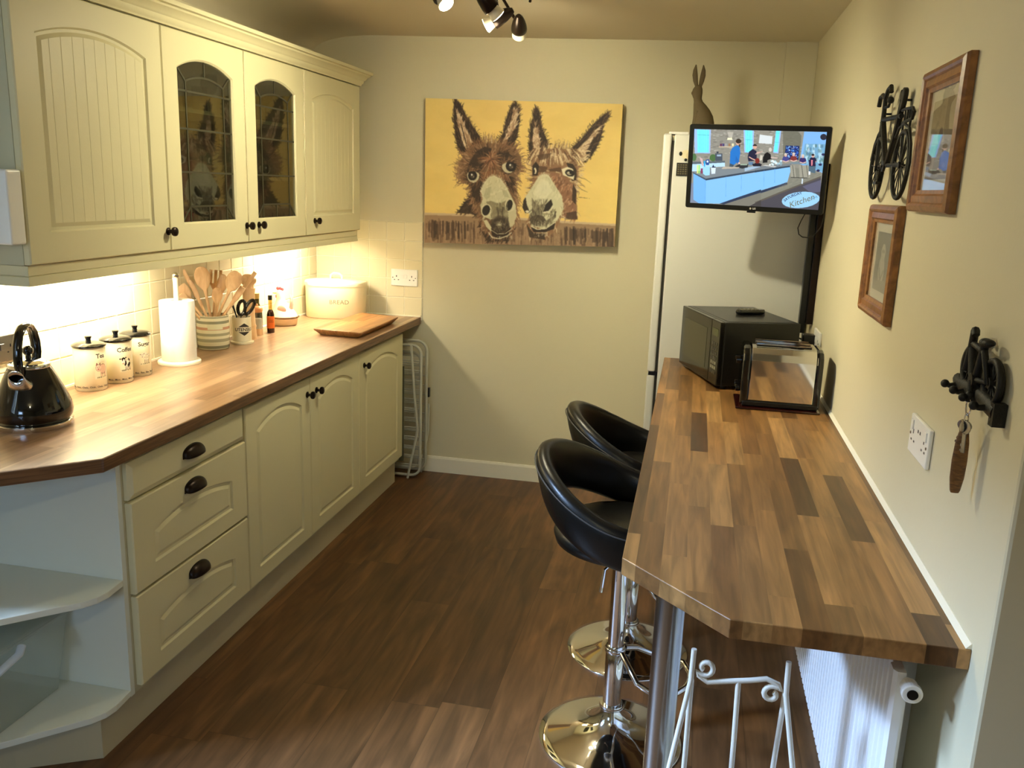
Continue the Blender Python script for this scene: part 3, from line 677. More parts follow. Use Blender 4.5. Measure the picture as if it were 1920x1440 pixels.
SPK = [  # kind, head centre, width, length, label
 ('spoon', (.074, -1.25, 1.158), .062, .10, 'large round-headed wooden spoon standing upright left of the middle of the jar'),
 ('spatula', (.02, -1.26, 1.140), .016, .11, 'slim flat wooden spatula seen edge-on, leftmost tall one in the jar'),
 ('spatula', (.020, -1.300, 1.098), .056, .075, 'wide wooden spatula leaning far left out of the jar'),
 ('spatula', (.025, -1.312, 1.067), .052, .07, 'low square wooden spatula leaning left just above the jar'),
 ('fork', (.054, -1.12, 1.135), .052, .09, 'slotted wooden server at the back of the jar'),
 ('spoon', (.100, -1.15, 1.125), .042, .085, 'small pale wooden spoon behind the middle of the jar'),
 ('spoon', (.205, -1.24, 1.152), .062, .10, 'large oval wooden spoon leaning right in the jar'),
 ('spatula', (.200, -1.125, 1.130), .018, .12, 'long thin wooden stick leaning farthest right out of the jar'),
 ('spoon', (.045, -1.262, 1.105), .020, .10, 'narrow wooden spoon seen side-on at the left of the jar'),
 ('spoon', (.109, -1.205, 1.085), .044, .07, 'short wooden spoon low in the middle of the jar'),
 ('spatula', (.192, -1.19, 1.088), .026, .09, 'angled wooden spatula under the large right spoon')]
for kd, hc, wd, ln, lab in SPK:
    h = Vector(hc); foot = JT + Vector((-(h.x - JT.x) * .35, -(h.y - JT.y) * .35, .014)); ax = (h - foot).normalized()
    view = (Vector((2.01, -4.43, 1.56)) - h).normalized(); sd = ax.cross(view).normalized(); nn = sd.cross(ax).normalized()
    tip = h + ax * ln / 2; neck = h - ax * ln / 2; L = []
    def ring(c, a, b): return [c + sd * a * math.cos(q) + nn * b * math.sin(q) for q in [2 * PI * k / 16 for k in range(16)]]
    L.append(ring(foot, .0055, .0045)); L.append(ring(foot.lerp(neck, .9), .0055, .0045)); L.append(ring(neck, .008, .0045))
    if kd == 'spoon':
        for f in (.12, .3, .5, .7, .86, .96, 1.0): L.append(ring(neck + (tip - neck) * f - nn * .006 * math.sin(PI * f), max(.002, wd / 2 * math.sqrt(max(0, 1 - ((f - .52) / .5) ** 2)) if f < 1 else .003), .0045 if f < 1 else .001))
    else:
        for f, k_ in ((.15, .55), (.35, .9), (.7, 1), (.97, .95), (1, .85)): L.append(ring(neck + (tip - neck) * f, wd / 2 * k_, .0035))
    mb = MB(); mb.loops(L)
    if kd == 'fork':
        o = None
        mb = MB(); mb.loops(L[:5])
        for q in (-.36, 0, .36):
            c0 = neck + (tip - neck) * .3 + sd * wd * q; c1 = tip + sd * wd * q * 1.05
            mb.loops([[c + sd * .0065 * math.cos(v) + nn * .003 * math.sin(v) for v in [2 * PI * k / 10 for k in range(10)]] for c in (c0, c1)])
    # local origin at the foot
    for v in mb.bm.verts: v.co -= foot
    nmz = {'spoon': 'wooden_spoon', 'spatula': 'wooden_spatula', 'fork': 'slotted_server'}[kd]
    tag(mb.build(nmz, SPOON, None, smooth=50), lab, 'spoon' if kd == 'spoon' else 'utensil', 'wooden utensils in the striped jar', loc=foot)
# utensil pot
t = thing('utensil_pot', 'square-fronted cream pot lettered in black, holding scissors', 'pot', (.125, -1.045, ZW), rotz=R(-50))
MB().lathe([(.0001, .012), (.040, .012), (.0405, .115), (.0365, .115), (.036, .018), (.0001, .018)], n=36).build('pot', CERAM, t, smooth=50)
MB().lathe([(.0001, 0), (.048, 0), (.050, .004), (.049, .0095), (.041, .0115), (.0001, .0115)], n=36).build('saucer', CERAM, t, smooth=50)
cv = cyl_curve(.0405, R(4), .064)
dm = MB()
for sg in (1, -1):
    pts = [(-.024, .0105 * sg), (0, .027 * sg), (.024, .0105 * sg)]; n_ = 8; lo = []; hi = []
    for i in range(n_ + 1):
        x = -.024 + .048 * i / n_; lo.append(dm.bm.verts.new(cv(Vector((x, .0105 * sg, 0))))); hi.append(dm.bm.verts.new(cv(Vector((x, (.0110 + .016 * (1 - abs(x) / .024)) * sg, 0)))))
    for i in range(n_): dm.face([lo[i], lo[i + 1], hi[i + 1], hi[i]])
dm.build('diamond_mark', INKP, t)
text_mesh('wording', 'UTENSILS', .019, INKP, t, None, .0001, curve=cyl_curve(.0405, R(4), .063), bold=.0004)
t = thing('scissors', 'black-handled scissors standing in the lettered cream pot', 'scissors', (.128, -1.045, ZW + .019))
rv = Vector((.88, .47, 0)); M_ = lambda a, z: rv * a + Vector((0, 0, z))
for nm_, cx_, cz_, tl_ in (('handle', .004, .140, -.3), ('handle', .036, .142, -.55)):
    pts = [M_(cx_ - .004 + .015 * math.cos(a) + .020 * math.sin(a) * (.2 if tl_ > -.4 else .75), cz_ - .006 + .030 * math.sin(a)) for a in [2 * PI * k / 22 for k in range(22)]]
    MB().tube(pts, .0075, 8, closed=True).build('handle', BLACKG, t, smooth=True)
MB().tube([M_(.0, .112), M_(-.006, .085), M_(-.010, .001)], [.007, .006, .003], 8, flat=(1, .4)).tube([M_(.030, .112), M_(.012, .085), M_(.004, .001)], [.007, .006, .003], 8, flat=(1, .4)).build('blades', STEEL, t, smooth=True)
t = tag(MB().tube([(0, 0, 0), (-.012, -.004, .10), (-.026, -.008, .150)], [.004, .006, .010], 8, flat=(1, .5)).build('kitchen_tool', BLACKP, None, smooth=True), 'black-handled kitchen tool leaning left beside the scissors', 'tool', loc=(.118, -1.05, ZW + .019))
# tall wooden mill
t = thing('pepper_mill', 'tall pale wooden pepper mill standing behind the spoons', 'mill', (.108, -.945, ZW))
MB().lathe([(.0001, 0), (.030, 0), (.031, .01), (.029, .02), (.027, .05), (.030, .058), (.026, .066), (.024, .12), (.026, .2), (.029, .225), (.0001, .225)], n=30).build('body', SPOON, t, smooth=60)
MB().lathe([(.0001, .2255), (.024, .2255), (.022, .24), (.033, .25), (.036, .262), (.030, .276), (.016, .286), (.0001, .288)], n=30).build('head', SPOON, t, smooth=60)
# oil bottle, salt grinder, sauce bottle
t = thing('oil_bottle', 'dark olive oil bottle with a gold cap behind the grinder', 'bottle', (.066, -.80, ZW))
MB().lathe([(.0001, 0), (.024, 0), (.025, .005), (.025, .1), (.018, .125), (.013, .14), (.013, .160), (.0001, .160)], n=26).build('bottle', pm('olive_glass', hx(64, 58, 22), .08, coat=.3), t, smooth=60)
MB().lathe([(.0001, .1605), (.0145, .1605), (.0145, .184), (.0001, .185)], n=22).build('cap', pm('gold_cap', hx(196, 172, 110), .35, metal=.5), t, smooth=50)
t = thing('salt_grinder', 'clear salt grinder with a turned wooden top and foot', 'grinder', (.090, -.840, ZW))
MB().lathe([(.0001, 0), (.0235, 0), (.024, .03), (.0001, .0302)], n=26).build('foot', SPOON, t, smooth=50)
MB().lathe([(.0001, .0305), (.0215, .0305), (.0215, .075), (.0001, .076)], n=26).build('salt', pm('salt', hx(214, 208, 200), .9), t, smooth=50)
MB().lathe([(.0235, .0305), (.023, .088), (.022, .104), (.0219, .104), (.0226, .088), (.0228, .0305)], n=26, cap=False).build('chamber', GLASS, t, smooth=60)
MB().lathe([(.0001, .1045), (.022, .1045), (.026, .113), (.025, .123), (.016, .131), (.006, .134), (.0001, .134)], n=26).ball((0, 0, .138), .005).build('wooden_top', pm('orange_wood', hx(206, 146, 96), .35), t, smooth=60)
t = thing('sauce_bottle', 'small dark sauce bottle with an orange label and black cap', 'bottle', (.115, -.762, ZW))
MB().lathe([(.0001, 0), (.0165, 0), (.0175, .004), (.0175, .085), (.014, .098), (.0085, .108), (.0001, .108)], n=24).build('bottle', pm('dark_sauce', hx(44, 16, 10), .06, coat=.5), t, smooth=60)
MB().lathe([(.0085, .1085), (.0085, .152), (.0078, .152), (.0078, .1085)], n=20, cap=False).build('neck', pane_mat('amber_neck', (.88, .8, .55, 1), .08), t, smooth=60)
MB().lathe([(.0001, .1525), (.0098, .1525), (.0098, .172), (.0085, .174), (.0001, .174)], n=20).build('cap', BLACKP, t, smooth=50)
MB().lathe([(.0179, .022), (.0179, .078)], n=24, cap=False).build('label', pm('orange_label', hx(226, 112, 40), .5), t, smooth=60)
a0 = R(-52)
text_mesh('wording', 'HOT\nPEPPER', .0075, pm('brown_print', hx(90, 30, 16), .5), t, None, .0001, curve=cyl_curve(.0179, a0, .055))
# hen dish
t = thing('hen_dish', 'pottery pie dish with a hen-shaped cream lid', 'dish', (.068, -.53, ZW))
MB().lathe([(.0001, 0), (.056, 0), (.060, .004), (.067, .036), (.0001, .037)], n=36).build('dish', pm('tan_pottery', hx(214, 186, 146), .25), t, smooth=50)
rm = MB(); L = []
for r_, z_, wv in ((.0665, .0365, 0), (.0705, .039, .003), (.071, .0425, .003), (.066, .0445, .001)):
    L.append([((r_ + wv * math.sin(14 * a)) * math.cos(a), (r_ + wv * math.sin(14 * a)) * math.sin(a), z_ + wv * .3 * math.sin(14 * a)) for a in [2 * PI * k / 84 for k in range(84)]])
rm.loops(L); rm.build('brown_rim', pm('brown_glaze', hx(96, 62, 34), .2), t, smooth=60)
hm = MB(); L = []
for z_, cx_, rx_, ry_ in ((.0445, 0, .066, .064), (.055, 0, .062, .058), (.070, -.002, .054, .048), (.088, -.008, .042, .036), (.105, -.014, .030, .027), (.122, -.017, .022, .021), (.138, -.018, .018, .018), (.152, -.019, .0185, .017), (.165, -.020, .014, .013), (.171, -.020, .004, .004)):
    L.append([(cx_ + rx_ * math.cos(a), ry_ * math.sin(a), z_) for a in [2 * PI * k / 30 for k in range(30)]])
hm.loops(L); hm.build('hen_body', pm('cream_hen_glaze', hx(240, 224, 184), .2), t, smooth=60)
PINK = pm('pinkish_glaze', hx(206, 160, 140), .25); RED = pm('red_glaze', hx(214, 84, 96), .25)
MB().ball((-.018, 0, .176), .0095, sy=.5).ball((-.030, 0, .177), .009, sy=.5).ball((-.006, 0, .174), .0075, sy=.5).build('comb', RED, t, smooth=60)
MB().ball((-.044, -.002, .153), .008, sx=1.9, sy=.5, sz=.5).build('beak', pm('beak_glaze', hx(222, 180, 110), .3), t, smooth=60)
MB().ball((-.034, -.006, .138), .007, sy=.5, sz=1.5).build('wattle', RED, t, smooth=60)
MB().tube([(.034, 0, .070), (.040, 0, .1), (.040, 0, .13), (.034, 0, .152)], [.014, .013, .010, .003], 12, flat=(1, .6)).build('tail', PINK, t, smooth=60)
for s_ in (-1, 1): MB().ball((.006, s_ * .037, .078), .024, sy=.35, rot=Matrix.Rotation(R(-25), 3, 'Y')).build('wing', PINK, t, smooth=60)
# bread bin
BIN = pm('cream_enamel', hx(236, 224, 184), .28)
t = thing('bread_bin', 'oval cream enamel bread bin in the back corner', 'bin', (.188, -.170, ZW), rotz=R(12))
ov = lambda rx, ry, z: [(rx * math.copysign(abs(math.cos(a)) ** .8, math.cos(a)), ry * math.copysign(abs(math.sin(a)) ** .8, math.sin(a)), z) for a in [2 * PI * k / 56 for k in range(56)]]
MB().loops([ov(.152, .100, 0), ov(.156, .104, .004), ov(.158, .106, .165)]).build('body', BIN, t, smooth=50)
MB().loops([ov(.161, .109, .1655), ov(.162, .110, .169), ov(.162, .110, .185), ov(.158, .106, .190), ov(.10, .06, .198), ov(.02, .012, .200)]).build('lid', BIN, t, smooth=40)
MB().tube([(-.030, 0, .198), (-.028, 0, .215), (-.015, 0, .226), (.015, 0, .226), (.028, 0, .215), (.030, 0, .198)], .0055, 10).build('lid_handle', BIN, t, smooth=True)
def bincurve(p):
    x = p.x + .034; c = min(1, abs(x) / .158); a = math.acos(c ** (1 / .8)); yy = .1065 * (math.sin(a) ** .8)
    return Vector((x, -(yy + .0009 + p.z), .088 + p.y))
text_mesh('wording', 'BREAD', .031, pm('grey_print', hx(140, 128, 98), .5), t, None, .0001, curve=bincurve, space=1.08)
# chopping board
def at(o_, L): return [[(a - o_[0], b - o_[1], c - o_[2]) for a, b, c in l] for l in L]
bc = (.44, -.46, ZW)
top = [(.322, -.750, .893), (.565, -.771, .893), (.558, -.250, .893), (.330, -.180, .893)]
mid = [(x, y, .887) for x, y, z in top]; bot = [(.345, -.725, .8632), (.537, -.745, .8632), (.535, -.272, .8632), (.350, -.205, .8632)]
CHOP = stave_mat('acacia_board', [hx(126, 84, 42), hx(186, 136, 82), hx(158, 108, 60), hx(198, 150, 96)], .052, .9, rough=.4, grain=.3, blotch=.25, seed=.3)
tag(MB().loops(at(bc, [bot, mid, top])).build('chopping_board', CHOP, None, bevel=.002), 'thick wooden chopping board with undercut edges at the far end', 'chopping board', loc=bc)

# sockets
def socket(name, label, loc, rotz, w_, h_, mat, usb=False, single=False):
    t = thing(name, label, 'socket', loc, rotz)     # local: faces -y, x along, z up, origin at centre
    MB().box(-w_ / 2, w_ / 2, -.0085, -.0003, -h_ / 2, h_ / 2).build('plate', mat, t, bevel=.002)
    HOLE = BLACKP
    for s_ in ((-1, 1) if not single else (0,)):
        cx_ = s_ * w_ * .29
        if not usb or True:
            hm_ = MB().box(cx_ - .0022, cx_ + .0022, -.0090, -.0084, .003, .012)
            for k in (-1, 1): hm_.box(cx_ + k * .011 - .0035, cx_ + k * .011 + .0035, -.0090, -.0084, -.0135, -.0095)
            hm_.build('pin_holes', HOLE, t)
    for s_ in ((-1, 1) if not single else (0,)):
        cx_ = s_ * (.009 if not usb else w_ * .36); zz = .006 if not usb else h_ * .26
        MB().box(cx_ - .0075, cx_ + .0075, -.0115, -.0084, zz - .010, zz + .010).build('rocker_switch', mat, t, bevel=.001)
    for s_ in (-1, 1): MB().lathe([(.0001, 0), (.0032, 0), (.003, .0012), (.0001, .0012)], (s_ * w_ * .43, -.0085, 0 if not usb else 0), 10, rot=Matrix.Rotation(PI / 2, 3, 'X')).build('screw', STEEL if mat is PLASW else BLACKP, t)
    if usb:
        for k in (-1, 1): MB().box(k * .008 - .003, k * .008 + .003, -.0090, -.0084, h_ * .16, h_ * .24).build('usb_port', BLACKP, t)
    return t
socket('wall_socket', 'white double socket on the tiles right of the bread bin', (.508, -.0067, 1.068), 0, .147, .088, PLASW)
socket('wall_socket', 'brushed steel double socket on the tiles behind the kettle', (.0067, -2.262, 1.037), R(90), .147, .080, STEEL)
socket('wall_socket', 'white double socket with charging ports low on the right wall below the key rack', (XR - .0003, -2.603, 1.091), R(-90), .147, .080, PLASW, usb=True)
socket('wall_socket', 'white double socket on the right wall behind the toaster', (XR - .0003, -1.045, 1.035), R(-90), .147, .084, PLASW)
# thermostat on the cabinet end
t = thing('wall_control', 'white control box fixed to the end of the wall cabinets', 'control box', (.235, -2.4685, 1.468))
MB().box(-.09, .086, -.052, 0, -.094, .094).build('casing', PLASW, t, bevel=.006, seg=3)
MB().box(-.05, .05, -.0535, -.0518, .01, .06).build('display', pm('grey_display', hx(120, 128, 116), .2), t)

# ---------------------------------------------------------------- breakfast bar things
t = thing('microwave_oven', 'black microwave oven angled on the far end of the bar', 'microwave', (2.125, -1.272, ZR), rotz=R(18.5))
MB().box(.018, .300, 0, .443, .012, .246).build('casing', pm('black_satin', hx(22, 22, 19), .28), t, bevel=.003)
MB().box(0, .018, .092, .443, .012, .246).build('door', pm('black_door', hx(18, 18, 14), .12), t, bevel=.003)
MB().box(-.0008, .0004, .135, .405, .055, .205).build('window', pm('door_window', hx(52, 50, 32), .15), t)
MB().box(0, .018, .001, .090, .012, .246).build('control_panel', pm('black_panel', hx(24, 22, 16), .2), t, bevel=.003)
MB().box(-.0008, .0004, .018, .074, .190, .218).build('display', pm('dim_display', hx(60, 66, 36), .2), t)
bt = pm('worn_buttons', hx(120, 116, 96), .5)
for r in range(7):
    for c in range(3): MB().box(-.0012, .0002, .019 + c * .019, .033 + c * .019, .052 + r * .0175, .063 + r * .0175).build('button', bt if r in (1, 2) else pm('dark_button', hx(58, 54, 42), .5) if (r, c) == (0, 0) else bpy.data.materials['dark_button'], t)
MB().box(.035, .29, .018, .425, .2462, .2472).build('top_ridge', BLACKP, t)
for a in (.04, .27):
    for b in (.03, .41): MB().lathe([(.0001, .0005), (.011, .0005), (.011, .012), (.0001, .012)], (a, b, 0), 12).build('foot', BLACKP, t)
t = thing('remote_control', 'black remote control lying on top of the microwave', 'remote', (2.24, -1.00, ZR + .2478), rotz=R(-58))
MB().loops([[(a * sx, b * sy, z) for a, b in [(.021 * math.copysign(abs(math.cos(q)) ** .5, math.cos(q)),   .060 * math.copysign(abs(math.sin(q)) ** .5, math.sin(q))) for q in [2 * PI * k / 28 for k in range(28)]]] for z, sx, sy in ((.0002, .8, .95), (.006, 1, 1), (.013, 1, 1), (.018, .85, .96))]).build('body', BLACKG, t, smooth=50)
for k in range(5):
    for c in (-1, 0, 1): MB().box(c * .011 - .003, c * .011 + .003, -.05 + k * .018, -.044 + k * .018, .0178, .0195).build('button', bt, t)
# toaster
t = thing('toaster_tray', 'dark glossy tray under the toaster', 'tray', (2.320, -1.405, ZR))
MB().prism([(-.135, -.135), (.135, -.135), (.135, .120), (-.06, .085), (-.135, .06)], .0002, .007).build('tray', pm('dark_red_gloss', hx(40, 10, 8), .12, coat=.4), t, bevel=.003)
t = thing('toaster', 'chrome toaster with black ends in front of the microwave', 'toaster', (2.325, -1.43, ZR + .0075))
se = lambda e, zt, z0=.012: [(-.088 - e, z0), (-.088 - e, zt - .045), (-.083 - e, zt - .022), (-.068 - e, zt - .006), (-.045, zt), (.045, zt), (.068 + e, zt - .006), (.083 + e, zt - .022), (.088 + e, zt - .045), (.088 + e, z0)]
cz = MB().prism(se(0, .200, .020), -.100, .105, 'x').build('chrome_sleeve', CHROME, t, bevel=.0015)
for nm_, a, b in (('end_cap', -.127, -.1005), ('end_cap', .1055, .128)):
    MB().prism(se(.0025, .198, .004), a, b, 'x').build(nm_, BLACKG, t, bevel=.008, seg=3)
MB().box(-.120, .122, -.0925, .0925, .0005, .019).build('base', BLACKP, t, bevel=.004)
for y in (-.032, .032):
    MB().box(-.085, .090, y - .016, y + .016, .1995, .2015).build('slot', BLACKP, t)
    for s_ in (-1, 1): MB().cyl((-.085, y + s_ * .018, .2045), (.090, y + s_ * .018, .2045), .0022, 8).build('slot_rail', CHROME, t, smooth=True)
for y, z in ((-.038, .142), (.038, .142)): MB().box(-.147, -.127, y - .013, y + .013, z - .006, z + .006).build('lever', BLACKG, t, bevel=.003)
for y, z in ((-.038, .050), (.038, .050)): MB().cyl((-.127, y, z), (-.142, y, z), .012, 18).build('dial', BLACKG, t, bevel=.002)
# plugs and leads behind
t = thing('plug', 'black plug and lead in the socket behind the toaster', 'plug', (XR - .009, -1.000, 1.030))
MB().box(-.045, 0, -.022, .022, -.024, .024).build('plug_body', BLACKP, t, bevel=.004)
MB().tube([(-.04, .01, .0), (-.08, .03, .01), (-.095, .06, -.03), (-.10, .10, -.10), (-.10, .16, -.150)], .0035, 8).build('lead', BLACKP, t, smooth=True)
# television
tq = np.array([2.2039, -1.0741, 1.6562]); ta, tt, tr = -.2373, -.1446, -.0164
rt_ = Vector((math.cos(ta), math.sin(ta), 0)); nn_ = Vector((math.sin(ta) * math.cos(tt), -math.cos(ta) * math.cos(tt), math.sin(tt))); up_ = rt_.cross(-nn_)
r2 = rt_ * math.cos(tr) + up_ * math.sin(tr); u2 = up_ * math.cos(tr) - rt_ * math.sin(tr)
t = thing('television', 'small flat television showing a cooking show, hung before the fridge', 'television')
t.matrix_world = Matrix(((r2.x, -nn_.x, u2.x, tq[0]), (r2.y, -nn_.y, u2.y, tq[1]), (r2.z, -nn_.z, u2.z, tq[2]), (0, 0, 0, 1)))
TW, TH = .250, .1525
fr = MB(); rr_ = lambda a, b, y, r=.008: [(sx * (a - r) + r * math.cos(q), y, sz * (b - r) + r * math.sin(q)) for sx, sz, q0 in ((1, 1, 0), (-1, 1, PI / 2), (-1, -1, PI), (1, -1, 1.5 * PI)) for q in [q0 + PI / 2 * k / 4 for k in range(5)]]
A1 = rr_(TW, TH, .0); inn = rr_(TW - .017, TH - .0175, 0, .001)
fr.loops([rr_(TW, TH, .018), rr_(TW, TH, .001), rr_(TW - .0015, TH - .0015, -.0005), inn, [(x, .004, z) for x, y, z in inn]], False, False); fr.build('bezel', pm('tv_bezel', hx(26, 25, 22), .25), t)
MB().loops([rr_(TW, TH, .0185), rr_(TW - .03, TH - .03, .040)], True, True).build('back_cover', BLACKP, t)
MB().box(-.018, .014, -.002, .004, -TH - .006, -TH + .0).build('sensor', BLACKP, t, bevel=.001)
# picture on the television screen
P = Paint(1120, 720, .62, (150, 150, 140))       # origin shifted: x-470, y-560
def r3(*pts): return [(a * .5 - 4.1, b * .5 - 9.4) for a, b in pts]
def r4(*pts): return [(a * .5294 + 546.4, b * .5294 - 9.4) for a, b in pts]
P.poly([(0, 0), (1120, 0), (1120, 720), (0, 720)], (136, 134, 124))
for i in range(520):   # stone wall
    x = random.uniform(0, 900); y = random.uniform(0, 270); k = random.choice([(160, 156, 144), (120, 116, 106), (146, 140, 130), (108, 106, 100), (170, 168, 158)])
    P.poly([(x, y), (x + random.uniform(12, 30), y + 1), (x + random.uniform(12, 30), y + 8), (x, y + 8)], k, .7)
P.poly(r4((420, 120), (640, 140), (690, 200), (660, 560), (420, 560)), (96, 96, 82), .75)
for a, b, c, d in ((110, 390, 100, 480), (925, 1090, 120, 475)): P.poly(r3((a, c), (b, c + 12), (b - 14, d), (a + 12, d - 4)), (150, 186, 250))
for a, b, c, d in ((160, 360, 110, 465), (950, 1065, 125, 465)): P.poly(r3((a, c), (b, c + 8), (b - 6, d), (a + 8, d - 2)), (110, 232, 232))
for x in (205, 235, 262, 300, 340): P.line(r3((x, 110), (x, 465)), 2.5, (86, 196, 214))
for x in (990, 1030): P.line(r3((x, 125), (x - 8, 465)), 2.5, (86, 196, 214))
P.line(r3((165, 190), (360, 198)), 4, (80, 180, 200)); P.line(r3((950, 270), (1070, 275)), 4, (80, 180, 200))
P.poly(r4((318, 125), (395, 128), (350, 460), (275, 450)), (150, 186, 250)); P.poly(r4((322, 128), (375, 130), (335, 440), (285, 435)), (100, 226, 226))
for y in (295, 160): P.line(r4((300, y), (370, y + 4)), 3, (80, 180, 200))
P.poly(r4((78, 180), (268, 210), (258, 322), (60, 308)), (206, 214, 216))
P.poly(r4((730, 140), (1060, 150), (1000, 760), (660, 620)), (120, 172, 226)); P.poly(r4((740, 320), (1030, 325), (990, 740), (680, 600)), (108, 158, 190))
for x in (760, 850, 940): P.poly(r4((x, 335), (x + 36, 335), (x + 10, 620), (x - 26, 600)), (160, 206, 226), .8)
for i in range(60): x = random.uniform(750, 1010); y = random.uniform(340, 620); P.ell(*r4((x, y))[0], 8, 14, random.choice([(70, 106, 130), (190, 210, 220), (84, 120, 110)]), .5)
P.ell(*r4((1005, 222))[0], 25, 24, (38, 38, 52)); P.poly(r4((460, 345), (660, 352), (640, 560), (440, 540)), (22, 40, 96))
for i in range(90): x = random.uniform(465, 645); y = random.uniform(355, 520); P.ell(*r4((x, y))[0], 3, 4, random.choice([(60, 130, 240), (120, 190, 250), (40, 90, 200), (220, 235, 250)]), .9)
P.poly(r3((520, 372), (780, 376), (780, 390), (520, 386)), (200, 180, 150))
for x, c in ((540, (90, 40, 80)), (580, (70, 60, 110)), (620, (150, 150, 150)), (680, (150, 110, 80)), (735, (220, 214, 170))): P.poly(r3((x, 330), (x + 32, 330), (x + 32, 372), (x, 372)), c)
P.poly(r3((665, 240), (735, 235), (745, 275), (655, 275)), (232, 226, 190)); P.poly(r3((660, 150), (760, 150), (740, 230), (680, 230)), (196, 190, 176), .6)
# back counter and clutter
P.poly(r3((60, 640), (620, 625), (620, 690), (360, 700), (300, 760), (60, 760)), (176, 212, 240)); P.poly(r3((60, 612), (620, 600), (620, 628), (60, 650)), (84, 96, 104))
P.ell(*r3((425, 550))[0], 28, 28, (70, 104, 60)); P.ell(*r3((110, 540))[0], 20, 30, (74, 110, 70))
P.poly(r3((460, 480), (580, 485), (580, 600), (465, 600)), (66, 76, 90)); P.poly(r3((490, 500), (560, 500), (560, 530), (490, 530)), (150, 170, 190)); P.ell(*r3((500, 465))[0], 10, 6, (30, 40, 60))
# island
P.poly(r3((80, 770), (620, 690), (1190, 690), (1190, 770), (310, 900)), (118, 128, 134)); P.poly(r4((0, 660), (540, 610), (545, 660), (0, 745)), (112, 120, 126))
P.poly(r3((310, 880), (1190, 745), (1190, 770), (310, 910)), (46, 60, 76)); P.poly(r4((0, 715), (540, 640), (545, 662), (0, 745)), (46, 60, 76)); P.poly(r3((80, 770), (310, 880), (310, 910), (90, 790)), (60, 74, 90))
isl = r3((100, 795), (310, 908)) + r4((0, 745), (545, 662), (480, 895)) + r3((530, 1285), (190, 1275), (100, 1215))
P.poly(isl, (126, 184, 240)); P.poly(r3((100, 795), (310, 908), (300, 1280), (190, 1275), (100, 1215)), (104, 168, 236), .7)
for xx in (300, 640, 890): P.line(r3((xx, 900 - (xx - 300) * .15), (xx - 6, 1275 - (xx - 300) * .3)), 2.2, (90, 150, 216))
for xx in (140, 300): P.line(r4((xx, 725 - xx * .14), (xx - 4, 1010 - xx * .36)), 2.2, (90, 150, 216))
P.poly(r4((480, 895), (482, 925), (0, 1090), (0, 1050)) , (40, 52, 76)); P.poly(r3((1200, 1060), (1200, 1110), (600, 1300), (530, 1285)), (40, 52, 76))
P.poly(r3((40, 960), (100, 940), (100, 1215), (190, 1275), (40, 1260)), (120, 130, 150))
# floor
P.poly(r4((545, 662), (960, 760), (965, 830), (0, 1215), (0, 1090), (482, 925)) , (124, 124, 112)); P.poly(r3((600, 1300), (1200, 1110), (1200, 1215), (1000, 1330)), (118, 116, 106))
for i in range(60):
    x = random.uniform(300, 940); y = 1215 - x * .40 - random.uniform(20, 140); P.line(r4((x, y), (x + 60, y - 24)), 3, random.choice([(146, 144, 128), (106, 104, 94)]), .5)
P.poly(r4((0, 1215), (965, 815), (960, 1330), (0, 1330)), (72, 70, 78)); P.poly(r4((700, 960), (965, 860), (960, 1040), (820, 1060)), (96, 96, 120), .8); P.poly(r4((0, 1195), (965, 800), (965, 825), (0, 1222)), (90, 84, 76))
P.poly(r3((1000, 1335), (1200, 1230), (1200, 1400), (900, 1400)), (66, 62, 62))
# round table, people
for x in (560, 690, 760): P.poly(r4((x - 40, 640), (x + 30, 640), (x + 50, 830), (x - 30, 820)), (150, 148, 134)); P.line(r4((x, 640), (x + 20, 820)), 4, (70, 70, 66))
P.line(r4((530, 820), (640, 825), (770, 830)), 5, (50, 50, 50)); P.poly(r4((690, 840), (708, 840), (704, 920), (686, 920)), (200, 214, 226))
P.ell(*r4((640, 605))[0], 66, 9, (110, 130, 140))
def person(c, hx_, hy, hr, body, col, hair, skin=(206, 160, 140)):
    P.poly(body, col); P.ell(hx_, hy, hr, hr * 1.15, skin); P.poly([(hx_ + hr * 1.05 * math.cos(a), hy - hr * .3 + hr * .95 * math.sin(a)) for a in np.linspace(PI, 2 * PI, 10)], hair)
x, y = r3((838, 310))[0]; person(0, x, y, 20, r3((820, 355), (860, 375), (872, 470), (850, 600), (770, 665), (700, 640), (710, 460), (745, 390)), (28, 110, 190), (44, 36, 30)); P.ell(x + 2, y - 8, 22, 18, (48, 38, 32)); P.poly(r3((845, 340), (872, 340), (868, 385), (850, 380)), (60, 44, 36)); P.poly(r3((800, 520), (850, 600), (870, 650), (845, 655), (790, 610)), (24, 96, 174)); P.ell(*r3((852, 640))[0], 8, 10, (220, 180, 160)); P.poly(r3((700, 640), (770, 665), (745, 710), (690, 705)), (60, 76, 90))
x, y = r3((1105, 380))[0]; person(0, x, y, 16, r3((1070, 415), (1130, 450), (1135, 560), (1100, 600), (1000, 610), (990, 540), (1010, 460)), (26, 28, 56), (40, 30, 30)); P.line(r3((1010, 540), (1060, 570), (1110, 590)), 8, (214, 170, 150)); P.line(r3((1130, 480), (1190, 465)), 8, (214, 170, 150)); P.line(r4((10, 470), (70, 450), (120, 425)), 7, (190, 160, 150))
x, y = r4((233, 405))[0]; P.ell(x, y, 12, 17, (196, 190, 180)); P.poly(r4((190, 440), (235, 470), (250, 540), (190, 560), (190, 595), (120, 600), (125, 520), (150, 465)), (14, 14, 22)); P.line(r4((240, 520), (340, 530)), 6, (214, 190, 180)); P.poly(r4((85, 480), (120, 500), (110, 560), (70, 570)), (196, 190, 176))
